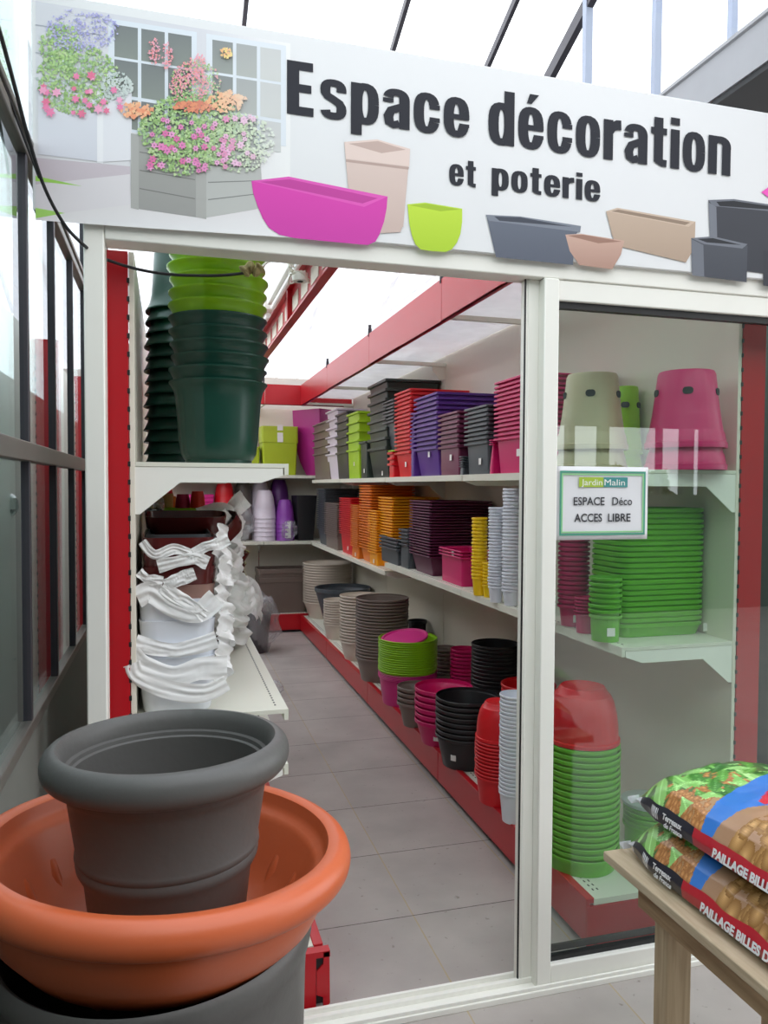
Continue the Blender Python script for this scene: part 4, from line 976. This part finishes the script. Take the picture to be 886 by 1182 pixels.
def tissue(pts, w, label, seed=0, n=26, m=TISSUE, wav=.008, name='tissue_sheet', roll=0.0, th=.0006):
    """crumpled strip along 3-D pts, w wide (list allowed)"""
    rnd = random.Random(seed); P = [Vector(p) for p in pts]
    def spl(t):
        t = t * (len(P) - 1); i = min(int(t), len(P) - 2); f = t - i
        p0, p1, p2, p3 = P[max(i - 1, 0)], P[i], P[i + 1], P[min(i + 2, len(P) - 1)]
        return 0.5 * ((2 * p1) + (p2 - p0) * f + (2 * p0 - 5 * p1 + 4 * p2 - p3) * f * f + (3 * p1 - p0 - 3 * p2 + p3) * f ** 3)
    ph = [rnd.uniform(0, 6) for _ in range(4)]
    def fn(u, v):
        p = spl(u); d = (spl(min(1, u + .02)) - spl(max(0, u - .02))).normalized(); up = Vector((0, -roll, 1)).normalized(); side = up - d * d.dot(up)
        if side.length < .2: side = Vector((1, 0, 0)) - d * d.x
        side.normalize()
        nn = d.cross(side)
        ww = 1.25 * (w if not isinstance(w, (list, tuple)) else w[0] + (w[1] - w[0]) * u)
        q = p + side * ((v - .5) * ww * (1 + .10 * math.sin(u * 7 + ph[0])))
        q += nn * wav * (math.sin(v * 15 + ph[1] + u * 2.5) * .13 + noise.noise(Vector((u * 3.2 + ph[2], v * 6, seed))) * .9 + .35 * abs(noise.noise(Vector((u * 14, v * 14, seed + 9)))))
        q += side * wav * .3 * noise.noise(Vector((u * 5, v * 2 + 5, seed + 3)))
        return q
    b = MB().grid(fn, n * 2, 12)
    o = b.build(name, m, None, sharp=180); tag(o, label, 'tissue paper', 'tissue wrapping on the short shelving')
    return o
def T(px, py, dy=0.0): p = atY(px, py, YL - 0.014 - dy); return (p.x, p.y, p.z)
tissue([T(158, 690), T(175, 684), T(200, 702), T(228, 708), T(250, 690)], .045, 'white tissue swag under the brown planter', 1)
tissue([T(186, 678), T(205, 690), T(222, 700), T(238, 712)], .03, 'narrow tissue strip hanging over the brown planter rim', 2)
tissue([T(156, 742), T(180, 748), T(210, 750), T(250, 738)], .036, 'tissue band across the middle of the white planters', 3)
tissue([T(150, 758), T(165, 770), T(200, 780), T(232, 772), T(262, 770)], [.05, .05], 'broad tissue fold around the lowest white planters', 4)
tissue([T(152, 766, .01), T(160, 782, .01), T(195, 796, .01), T(235, 800, .01), T(262, 788, .01)], .04, 'lowest tissue swag drooping from the white stack', 5)
tissue([T(164, 625), T(178, 640), T(200, 634), T(215, 637), T(222, 642)], .022, 'tissue swag across the topmost burgundy planter', 6)
tissue([T(220, 643), T(235, 632), T(250, 628), T(264, 622)], .026, 'tissue tail rising from the burgundy planters', 7)
tissue([T(182, 654), T(205, 648), T(225, 645), T(240, 650)], .028, 'tissue bow end lying on the burgundy fronts', 8)
tissue([T(160, 660), T(170, 668), T(188, 671)], .022, 'small tissue corner at the post side of the burgundy planters', 9)
tissue([T(190, 676), T(208, 668), T(225, 662)], .03, 'tissue flap standing on the brown planter', 10)
for k, (px, py) in enumerate(((252, 640), (256, 668), (252, 700), (257, 730), (254, 762))):
    a = atY(px, py, YL + .05)
    tissue([(a.x - .01, a.y - .03, a.z + .05), (a.x + .025, a.y + .03, a.z + .02), (a.x + .01, a.y + .08, a.z - .03), (a.x + .03, a.y + .14, a.z - .06)], .08, 'tissue tuft on the aisle side of the near stack, ' + ['topmost', 'second', 'middle', 'fourth', 'lowest'][k] + ' one', 20 + k, wav=.02)
# tilted burgundy trays on top
def tray(loc, rot, label, L=.30, W=.11):
    b = MB()
    b.loft([(0, W * .7, L * .42, .03), (.02, W * .9, L * .48, .04), (.06, W, L * .5, .045), (.06, W * .96, L * .49, .04), (.02, W * .84, L * .45, .03), (.006, W * .6, L * .4, .03)], seg=5)
    o = b.build('planter_tray', BURG, None, loc); o.rotation_euler = rot; tag(o, label, 'planter'); return o
p = atY(215, 606, 2.55); tray((p.x, 2.62, zl(621) - .005), (0.0, -.12, PI / 2), 'curved burgundy planter lying tilted on the near stack', L=.26, W=.075)
p = atY(259, 616, 2.95); tray((p.x, 2.95, p.z), (0.1, -.75, .3), 'burgundy planter tipped steeply among white tissue', L=.22, W=.07)
# second stack behind, bristling with tissue
sx2 = atY(246, 700, 3.25).x
me = MB().loft([(0, .10, .20, .04), (.05, .125, .235, .05), (.05, .12, .23, .045), (.01, .095, .19, .04)], seg=5).mesh('window_planter', BURG)
stack('window_planter', me, 9, sx2, 3.35, ZLL + .001, .047, 'burgundy planter', 'tissue-filled stack further in', 'glossy planters on the short shelving', rz=0.0, jit=.1)
rnd = random.Random(11)
spots2 = [(262, 605), (258, 620), (264, 636), (262, 655), (268, 675), (262, 690), (270, 704), (276, 690), (270, 722)]
for k, (px, py) in enumerate(spots2):
    Yk = 3.0 + .05 * (k % 3); a = atY(px, py, Yk)
    tissue([(a.x - .10, a.y - .03, a.z + .01), (a.x - .03, a.y - .06, a.z + .035), (a.x + .02, a.y - .03, a.z - .01), (a.x + .06, a.y + .05, a.z - .03 + .05 * (k % 2))], .09, 'crumpled tissue on the inner stack, ' + ORD[k] + ' clump down', 40 + k, wav=.026, n=20)
a = atY(270, 592, 3.0)
tissue([(a.x - .05, 2.98, a.z - .05), (a.x, 2.95, a.z + .02), (a.x + .04, 2.97, a.z + .06)], .06, 'tissue point sticking up beside the tipped burgundy planter', 60, wav=.01)
a = atY(250, 605, 2.9); tissue([(a.x - .04, 2.85, a.z - .05), (a.x, 2.84, a.z), (a.x + .04, 2.86, a.z + .045)], .035, 'folded white card edge leaning on the curved burgundy planter', 61, wav=.004)
a = atY(287, 690, 3.66)
tissue([(a.x - .13, 3.62, ZLL + .03), (a.x - .06, 3.60, a.z + .06), (a.x + .01, 3.62, a.z + .035), (a.x + .055, 3.66, a.z - .05), (a.x + .06, 3.70, a.z - .10)], .075, 'fan of pleated white tissue hanging over the shelf edge', 62, wav=.012)
tissue([(a.x - .12, 3.56, ZLL + .02), (a.x - .05, 3.54, a.z + .02), (a.x + .02, 3.56, a.z - .02), (a.x + .04, 3.6, a.z - .07)], .07, 'lower tissue fold resting on the shelf edge under the pleated fan', 63, wav=.012)
# clear bags spilling towards the aisle
def bag_blob(c, r, label, seed, sq=(1, 1, 1.2)):
    b = MB()
    def fn(u, v):
        th = v * PI; ph = u * 2 * PI; d = Vector((math.sin(th) * math.cos(ph), math.sin(th) * math.sin(ph), math.cos(th)))
        k = 1 + .30 * noise.noise(d * 2.2 + Vector((seed, 0, 0))) + .42 * abs(noise.noise(d * 5 + Vector((0, seed, 0)))) + .12 * noise.noise(d * 13)
        return (d.x * r * k * sq[0], d.y * r * k * sq[1], d.z * r * k * sq[2])
    b.grid(fn, 34, 22); b.smooth = [False] * len(b.f)
    o = b.build('plastic_bag', CLEARFILM, None, c, sharp=180); tag(o, label, 'plastic bag', 'clear plastic bags by the short shelving'); return o
a = on(298, 752, 0)
o = MB().loft([(0, .11, .11, 9), (.36, .15, .15, 9), (.36, .145, .145, 9), (.01, .1, .1, 9)], seg=8).build('flower_pot', DGREY, None, (a.x - .03, a.y, 0.001)); tag(o, 'dark pot on the floor wrapped in clear plastic at the aisle end', 'flower pot')
bag_blob((a.x, a.y, .27), .175, 'crumpled clear plastic bag around the dark pot on the floor at the aisle end', 2, (1, .9, 1.35))
a = on(316, 802, 0); bag_blob((a.x, a.y, .05), .05, 'small scrap of clear film lying on the floor tiles by the shelf edge', 4, (1.2, .9, .9))
# smaller goods further in on the short shelving: lime trays, purple trays, little bowls, glass globe
Yt = 3.9; zt0 = atY(225, 612, Yt).z
crate = MB().loft([(0, .16, .2, .01), (zt0 - ZLL - .002, .16, .2, .01)], seg=2).build('storage_box', mat('grey_card2', (110, 108, 104), .8), None, (atY(220, 600, Yt).x, Yt + .1, ZLL)); tag(crate, 'grey box under the lime and purple trays', 'box')
tm = lambda nm, m, h: MB().loft([(0, .15, .19, .03), (h, .165, .205, .035), (h, .155, .195, .03), (.002, .14, .18, .03)], seg=4).mesh(nm, m)
xt = atY(222, 600, Yt).x
stack('plant_tray', tm('plant_tray', VIOLET, .012), 4, xt + .03, Yt + .1, zt0, .011, 'thin violet tray', 'violet trays under lime ones', 'plant trays on the short shelving', cat='tray')
stack('plant_tray', tm('plant_tray', LIME2, .014), 5, xt, Yt + .1, zt0 + .046, .011, 'thin lime tray', 'lime trays behind burgundy planters', 'plant trays on the short shelving', cat='tray', jit=.12)
zz = zt0 + .046 + .06
def bowl(px0, px1, m, label, Yb=4.0, h=.07):
    x0, x1 = atY(px0, 590, Yb).x, atY(px1, 590, Yb).x; R = (x1 - x0) / 2
    o = MB().loft([(0, R, R, 9), (h * .6, R * .9, R * .9, 9), (h, R * .72, R * .72, 9), (h - .003, R * .1, R * .1, 9)], seg=7).build('small_bowl', m, None, ((x0 + x1) / 2, Yb, zz + .002)); tag(o, label, 'bowl')
bowl(202, 220, C('raspberry_plastic', (196, 28, 92)), 'small upturned raspberry bowl on the lime trays')
bowl(219, 237, C('coral_plastic', (244, 66, 54)), 'small upturned coral red bowl on the lime trays', 3.98, .085)
# gold pot and orange-red dome behind
def simple(px0, px1, pyt, Yb, z, m, label, name='flower_pot', cat='flower pot', k=.85, dome=False):
    x0, x1 = atY(px0, 590, Yb).x, atY(px1, 590, Yb).x; R = (x1 - x0) / 2; H = atY((px0 + px1) / 2, pyt, Yb).z - z
    pr = [(0, R * k), (H - .02, R), (H, R), (H, R * .95), (.01, R * k * .9)] if not dome else [(0, R), (H * .5, R * .98), (H * .85, R * .75), (H, R * .3), (H, .005)]
    o = MB().loft([(a, c_, c_, 9) for a, c_ in pr], seg=8).build(name, m, None, ((x0 + x1) / 2, Yb + R, z + .001)); tag(o, label, cat); return o
simple(177, 200, 570, 4.25, ZLL, mat('gold_gloss', (196, 158, 96), .25), 'golden beige ribbed pot behind the glass globe')
simple(184, 206, 564, 5.0, ZLL, CRIM, 'tall red rounded pot behind the golden pot', dome=True)
simple(196, 207, 573, 4.7, ZLL, ORANGE, 'narrow orange pot beside the tall red rounded pot', dome=True)
GLOBE = glassy('clear_glass', (.9, .93, .92), 1.0, base=.08)
e = empty('glass_globe', 'clear glass globe vase on a stem beneath the dark green pots', 'vase', (atY(173, 590, 3.1).x, 3.1, ZLL))
zg = atY(173, 583, 3.1).z - ZLL
def globe(u, v): th = .35 + v * (PI - .35); ph = u * 2 * PI; R = .055; return (R * math.sin(th) * math.cos(ph), R * math.sin(th) * math.sin(ph), zg + R * math.cos(th))
MB().grid(globe, 28, 16).build('globe', GLOBE, e, solid=.002)
MB().loft([(0, .04, .04, 9), (.006, .04, .04, 9), (.012, .01, .01, 9), (zg - .054, .01, .01, 9)], seg=6).build('stem', GLOBE, e)
MB().loft([(zg - .045, .02, .02, 9), (zg - .02, .045, .045, 9), (zg - .015, .045, .045, 9)], seg=6).build('filling', GASKET, e)
for k, (px, Yj) in enumerate(((163, 3.3), (176, 3.5), (187, 3.7))):
    o = MB().loft([(0, .035, .035, 9), (.16, .035, .035, 9), (.18, .028, .028, 9), (.2, .03, .03, 9), (.2, .027, .027, 9), (.18, .025, .025, 9), (.01, .032, .032, 9)], seg=6).build('glass_jar', GLOBE, None, (max(-.045, atY(px, 600, Yj).x), Yj, ZLL + .001)); tag(o, 'clear glass jar, ' + ['first', 'second', 'third'][k] + ' in the line beneath the glass globe', 'jar', 'glass jars on the short shelving')
# plastic-wrapped item between red and pale pots on the end shelf
a = atY(280, 602, 8.15); bag_blob((a.x, 8.2, a.z), .15, 'crumpled clear wrap around goods beside the pale upturned pots', 9, (.75, .5, 1.15))
a = atY(334, 612, 8.1); bag_blob((a.x, 8.13, a.z - .0), .075, 'little clear film bag against the light violet pots', 10)

# ------------------------------------------------------------------ the big pots outside
def lathe(name, m, prof, loc, label, seg=24, parent=None, rot=(0, 0, 0), fn=None, cat='flower pot'):
    b = MB().loft([(z, r, r, 99) for r, z in prof], seg=seg, fn=fn)
    o = b.build(name, m, parent, loc, sharp=50); o.rotation_euler = rot
    if label: tag(o, label, cat)
    return o
def torus_profile(rc, zc, rr, rz_, a0, a1, n=12): return [(rc + rr * math.cos(math.radians(a0 + (a1 - a0) * i / n)), zc + rz_ * math.sin(math.radians(a0 + (a1 - a0) * i / n))) for i in range(n + 1)]
GREY = mat('graphite_plastic', (90, 89, 87), 0.42, spec=0.4, var=0.08, scale=5, bump=0.25)
TERRA = mat('terracotta_plastic', (198, 96, 56), 0.36, spec=0.5, var=0.07, scale=4, bump=0.12)
# bottom-most tall tub
BX, BYc = -0.005, 1.20
lathe('round_tub', GREY, [(.185, 0), (.19, .004), (.216, .45), (.224, .80), (.226, .845), (.231, .852), (.234, .868), (.232, .884), (.226, .89), (.220, .886), (.216, .85), (.198, .5), (.175, .012)], (BX - .014, BYc - .005, 0), 'very large dark grey tub under the terracotta bowl')
lathe('round_tub', GREY, [(.10, 0), (.12, .80), (.125, .86), (.135, .87), (.138, .885), (.135, .90), (.128, .905), (.121, .90), (.115, .86), (.09, .012)], (-.035, .80, 0), 'slimmer dark grey pot before the large tub, only its rim in view')
# terracotta bowl
BR, BZ = 0.284, 1.018
prof = [(.14, -.172), (.15, -.170), (.20, -.148), (.235, -.110), (.25, -.075), (.254, -.055), (.262, -.052)] + torus_profile(.262, -.026, .022, .026, -80, 90) + [(.248, -.004), (.244, -.02), (.240, -.03), (.232, -.034), (.226, -.045), (.20, -.105), (.17, -.142), (.13, -.160)]
bowl_ = lathe('plant_bowl', TERRA, [(r, z) for r, z in prof], (BX, BYc, BZ), 'wide terracotta-coloured plastic bowl holding the dark grey pot', cat='bowl', rot=(math.radians(-2.5), math.radians(4.5), 0))
for k in range(18):
    a = 2 * PI * k / 18 + .1
    path = [Vector((r_ * math.cos(a), r_ * math.sin(a), z_)) for r_, z_ in ((.164, -.155), (.172, -.150), (.184, -.136), (.195, -.119), (.205, -.100), (.212, -.084), (.216, -.074))]
    out_ = Vector((math.cos(a) * .8, math.sin(a) * .8, -.6)).normalized()
    MB().tube([q + out_ * .007 for q in path], [.004, .010, .0125, .0135, .0135, .011, .004], 12).build('rib', TERRA, bowl_, sharp=180)
# dark grey pot in the bowl
GZ, GH = 1.162, .32
base = GZ - GH
def wz(d): return GH - d
prof = [(.108, 0), (.111, .004), (.124, wz(.20)), (.1325, wz(.185)), (.1345, wz(.18)), (.1355, wz(.174)), (.1335, wz(.168)), (.137, wz(.163)), (.1365, wz(.157)), (.135, wz(.153)), (.147, wz(.075)), (.152, wz(.066)), (.158, wz(.060)), (.160, wz(.052))]
prof += [(r, z) for r, z in torus_profile(.164, wz(.026), .020, .025, -80, 95, 14)] + [(.158, wz(.006)), (.153, wz(.016)), (.1515, wz(.032)), (.1455, wz(.034)), (.1445, wz(.040)), (.1400, wz(.042)), (.1395, wz(.05)), (.137, wz(.10)), (.122, wz(.19)), (.102, .012)]
gpot = lathe('flower_pot', GREY, prof, (BX + .003, BYc + .0, base), 'dark grey pot with a thick rolled rim standing in the terracotta bowl', seg=28, rot=(math.radians(-1.6), 0, 0))

# ------------------------------------------------------------------ wires
CAB = mat('black_cable', (26, 26, 30), .5)
def W(px, py, Y): p = atY(px, py, Y); return (p.x, p.y, p.z)
def smooth(pts, n=8):
    P = [Vector(p) for p in pts]; out = []
    for i in range(len(P) - 1):
        p0, p1, p2, p3 = P[max(i - 1, 0)], P[i], P[i + 1], P[min(i + 2, len(P) - 1)]
        for k in range(n):
            f = k / n; out.append(0.5 * ((2 * p1) + (p2 - p0) * f + (2 * p0 - 5 * p1 + 4 * p2 - p3) * f * f + (3 * p1 - p0 - 3 * p2 + p3) * f ** 3))
    return out + [P[-1]]
e = empty('power_cable', 'black cable looping down past the sign and in over the doorway', 'cable', W(0, 38, 1.5))
def rel(pts, o): return [Vector(p) - Vector(o.location) for p in pts]
MB().tube(rel(smooth([W(-14, 0, 1.50), W(0, 38, 1.55), W(17, 100, 1.70), W(33, 160, 1.82), W(52, 218, 1.93), W(75, 260, 2.02), W(98, 284, 2.06), W(110, 292, 2.16), W(124, 300, 2.17), W(160, 311, 2.19), W(200, 317, 2.2), W(250, 318, 2.2), W(284, 315, 2.2)]), e), .0042, 8).build('cable', CAB, e)
MB().tube(rel(smooth([W(280, 315, 2.2), W(288, 309, 2.2), W(296, 312, 2.2), W(302, 308, 2.2)]), e), [.006, *[.016 + .004 * math.sin(i) for i in range(23)], .004], 8).build('taped_joint', mat('yellowed_tape', (170, 156, 108), .6), e)
MB().tube(rel(smooth([W(302, 308, 2.2), W(308, 303, 2.25), W(318, 299, 2.4), W(330, 290, 2.7)]), e), .0035, 6).build('white_lead', SHELF, e)
o = MB().tube(smooth([W(-5, 72, 1.7), W(10, 112, 1.78), W(28, 160, 1.9), W(45, 205, 2.03)]), .003, 6).build('thin_cable', CAB); tag(o, 'thin dark cable running down along the side glazing', 'cable')

# ------------------------------------------------------------------ bench with sacks
BXL, BYF_, BZT = 1.065, 1.695, 0.62
e = empty('wooden_bench', 'rough pale timber bench carrying the printed sacks', 'bench', (BXL, BYF_, 0))
MB().box(0, .145, -1.3, 0, BZT - .024, BZT).build('top_plank', WOOD, e, bevel=.003)
MB().box(.155, .30, -1.3, -.004, BZT - .024, BZT).build('top_plank', WOOD, e, bevel=.003)
MB().box(.31, .46, -1.3, -.002, BZT - .024, BZT).build('top_plank', WOOD, e, bevel=.003)
MB().box(.035, .06, -1.28, -.10, BZT - .095, BZT - .026).build('apron', WOOD2, e, bevel=.002)
MB().box(.0605, .44, -.125, -.101, BZT - .095, BZT - .026).build('apron', WOOD2, e, bevel=.002)
for (x, y) in ((.062, -.18), (.38, -.18), (.062, -1.2), (.38, -1.2)): MB().box(x, x + .068, y, y + .05, 0, BZT - .026).build('leg', LEGWOOD, e, bevel=.003)

def sack_material(name):
    m = bpy.data.materials.new(name); m.use_nodes = True; nt = m.node_tree; b = nt.nodes['Principled BSDF']
    at_ = nt.nodes.new('ShaderNodeAttribute'); at_.attribute_name = 'print'; nt.links.new(at_.outputs['Color'], b.inputs['Base Color'])
    b.inputs['Roughness'].default_value = .28; b.inputs['Coat Weight'].default_value = .3; b.inputs['Coat Roughness'].default_value = .15
    tc = nt.nodes.new('ShaderNodeTexCoord'); nz = nt.nodes.new('ShaderNodeTexNoise'); nz.inputs['Scale'].default_value = 14; nz.inputs['Detail'].default_value = 5
    nt.links.new(tc.outputs['Object'], nz.inputs['Vector']); bp = nt.nodes.new('ShaderNodeBump'); bp.inputs['Strength'].default_value = .35; bp.inputs['Distance'].default_value = .006
    nt.links.new(nz.outputs['Fac'], bp.inputs['Height']); nt.links.new(bp.outputs[0], b.inputs['Normal'])
    return m
SACK = sack_material('sack_print')
SL, SWD, STH = 0.80, 0.40, 0.125
rs = random.Random(5)
# printed picture of the sack's face, u = distance from the far end towards the viewer (m), w = distance from the aisle-side edge (m)
pel = [(rs.uniform(.10, .27), rs.uniform(.0, .24), rs.uniform(.006, .0085)) for _ in range(420)]
big = [(rs.uniform(.24, .62), rs.uniform(.0, .2), rs.uniform(.014, .024)) for _ in range(150)]
lvs = [(rs.uniform(-.05, .36), rs.uniform(.0, .42), rs.uniform(0, PI), rs.uniform(.03, .055), rs.choice([(96, 160, 66), (70, 132, 52), (128, 190, 96), (150, 206, 118), (54, 110, 44)])) for _ in range(190)]
def face_colour(u, w):
    w = max(0, w)
    if u < .04 and w > .10: return (30, 34, 52)
    b0, b1 = .252 - .30 * w, .285 + .16 * w
    if .10 + .0 * w < u < .30 and w > .13 and u - .245 > -.03 and u < .36 and (w - .13) > (u - .245) * .0 and abs(u - .30) < (w - .10) * .6: return (206, 34, 56)
    if b0 < u < b1: return (52, 122, 208)
    if u >= b1:
        for (a, b_, r) in big:
            dd = math.hypot(u - a - .08, w - b_)
            if u > b1 + .045 and dd < r: t = dd / r; return (222 - 80 * t, 176 - 76 * t, 116 - 66 * t)
        return (172, 134, 104)
    lim = .18 + (.06 if w > .1 else .6 * w)
    if u < lim:
        for (a, b_, th, l, col) in lvs:
            dx, dy = u - a, w - b_; p_ = dx * math.cos(th) + dy * math.sin(th); q_ = -dx * math.sin(th) + dy * math.cos(th)
            if abs(p_) < l and abs(q_) < (1 - (p_ / l) ** 2) * l * .30:
                if w < .05 and (int(a * 1000) % 2): continue
                return col if abs(q_) > .0016 else tuple(min(255, v + 34) for v in col)
    c = (176, 140, 100)
    for (a, b_, r) in pel:
        if (u - a) ** 2 + (w - b_) ** 2 < r * r: t = math.hypot(u - a, w - b_) / r; return (220 - 60 * t, 164 - 60 * t, 106 - 50 * t)
    if u < lim: return (84, 116, 66)
    return c
def make_sack(x0, yfar, z0, label, rz, dzf):
    """cushion-shaped sack; its printed edge strip faces the door"""
    e = empty('printed_sack', label, 'sack', (x0, yfar, z0), rz, 'printed sacks on the bench')
    b = MB(); NU, NV = 360, 110
    e_y = .045
    def prof(v):   # v 0..1 around: bottom (white) -> side strip -> top -> far side
        return v
    # cross-section: superellipse-like cushion with a strip side
    def sec(v, th):
        pts = [(.02, .002), (.0, .014), (-.004, .035), (.004, .058), (.022, .085), (.06, .108), (.12, .12), (.20, .124), (.28, .12), (.34, .105), (.385, .07), (.40, .035), (.38, .004)]
        k = v * (len(pts) - 1); i = min(int(k), len(pts) - 2); f = k - i
        x = pts[i][0] + (pts[i + 1][0] - pts[i][0]) * f; z = pts[i][1] + (pts[i + 1][1] - pts[i][1]) * f
        return x, z * th
    rings = []
    for i in range(NU + 1):
        u = SL * i / NU
        te = min(1, (u / .10)) if u < .10 else 1; th = (1 - (1 - te) ** 2.4) * .93 + .07
        row = []
        for j in range(NV + 1):
            x, z = sec(j / NV, th); zc = .03
            z = (z - 0) if te >= 1 else z + zc * (1 - th) * .8
            wv = noise.noise(Vector((x * 9, u * 8, z0 * 7))) * .008 + noise.noise(Vector((x * 30, u * 22, z0 * 7 + 4))) * .0035
            z2 = z + (wv if z > .02 else 0); x2 = x + (wv * .6 if x < .03 else 0)
            inset = (1 - te) * .02
            row.append((x2 + inset * (1 if x < .2 else -1), -u, z2))
        rings.append(row)
    n0 = 0
    for row in rings: b.v += row
    K = NV + 1
    for i in range(NU):
        u = SL * (i + .5) / NU
        for j in range(NV):
            v = (j + .5) / NV; x, z = sec(v, 1)
            vz = v * 12
            if vz < 0.9: c = (224, 224, 226)
            elif vz < 2.85:
                c = (30, 32, 48) if u < .232 else (190, 26, 46)
                if .014 < u < .03: c = (214, 214, 224)
                elif u < .014: c = (226, 226, 232)
                if .085 < u < .112 and 1.3 < vz < 2.5: c = (226, 228, 232) if (i % 3) else (60, 62, 74)
            elif v > .93: c = (190, 26, 46)
            else: c = face_colour(u, x)
            b.face([i * K + j, (i + 1) * K + j, (i + 1) * K + j + 1, i * K + j + 1], 0, lin(c))
    # underside and ends
    b.face([i * K for i in range(NU + 1)] + [(NU - i) * K + NV for i in range(NU + 1)], 0, lin((224, 224, 226)), sm=False)
    b.face([j for j in range(K)], 0, lin((226, 226, 230)), sm=False); b.face([NU * K + (NV - j) for j in range(K)], 0, lin((120, 90, 70)), sm=False)
    b.build('sack_body', SACK, e, sharp=180)
    # crimped corner tab
    MB().hexa([(.008, .004, .012), (.03, .004, .012), (.012, .014, .022), (.002, .012, .022), (.008, .004, .03), (.03, .004, .032), (.012, .014, .027), (.002, .012, .027)]).build('corner_tab', WGL, e)
    sd = mat('sack_white_ink', (232, 232, 234), .4)
    rot = (PI / 2 + math.radians(-14), 0, -PI / 2)
    def side(txt, u, z, size, wd, bold, xo=-.0085):
        t = text_mesh('lettering', txt, size, sd, e, (xo, -u, z), rot, width=wd, bold=bold, depth=.0004); return t
    side('Terreaux', .134, .034, .019, .066, .0005); side('de France', .140, .017, .016, .062, .0003)
    side("PAILLAGE BILLES D'ARGILE", .300, .022, .026, .27, .0010, -.0105)
    return e
make_sack(BXL + .03, BYF_ - .035, BZT + .002, 'lower printed sack of clay pellets lying directly on the bench', 0.02, 0)
make_sack(BXL + .045, BYF_ - .045, BZT + .122, 'upper printed sack of clay pellets lying on the other sack', 0.035, 0)

# ------------------------------------------------------------------ light
w = bpy.data.worlds.new('world'); scn.world = w; w.use_nodes = True; nt = w.node_tree; bg = nt.nodes['Background']
bg.inputs[1].default_value = 2.2
tcw = nt.nodes.new('ShaderNodeTexCoord'); nzw = nt.nodes.new('ShaderNodeTexNoise'); nzw.inputs['Scale'].default_value = 2.2; nzw.inputs['Detail'].default_value = 5
nt.links.new(tcw.outputs['Generated'], nzw.inputs['Vector']); rw_ = nt.nodes.new('ShaderNodeValToRGB')
rw_.color_ramp.elements[0].color = (.86, .92, 1, 1); rw_.color_ramp.elements[1].color = (1, .995, .98, 1); rw_.color_ramp.elements[0].position = .38; rw_.color_ramp.elements[1].position = .6
nt.links.new(nzw.outputs['Fac'], rw_.inputs[0]); nt.links.new(rw_.outputs[0], bg.inputs[0])
sd_ = bpy.data.lights.new('sun', 'SUN'); sd_.energy = 0.0; sd_.angle = math.radians(12); sd_.color = (1, .98, .94)
so_ = bpy.data.objects.new('sun', sd_); COL.objects.link(so_); so_.rotation_euler = (math.radians(38), 0, math.radians(-35))
scn.view_settings.view_transform = 'Standard'; scn.view_settings.look = 'None'; scn.view_settings.exposure = 0.36; scn.view_settings.gamma = 1
scn.view_settings.use_curve_mapping = False
scn.cycles.use_denoising = True
scn.cycles.max_bounces = 10; scn.cycles.transparent_max_bounces = 16; scn.cycles.diffuse_bounces = 4; scn.cycles.sample_clamp_indirect = 6
scn.cycles.caustics_reflective = False; scn.cycles.caustics_refractive = False
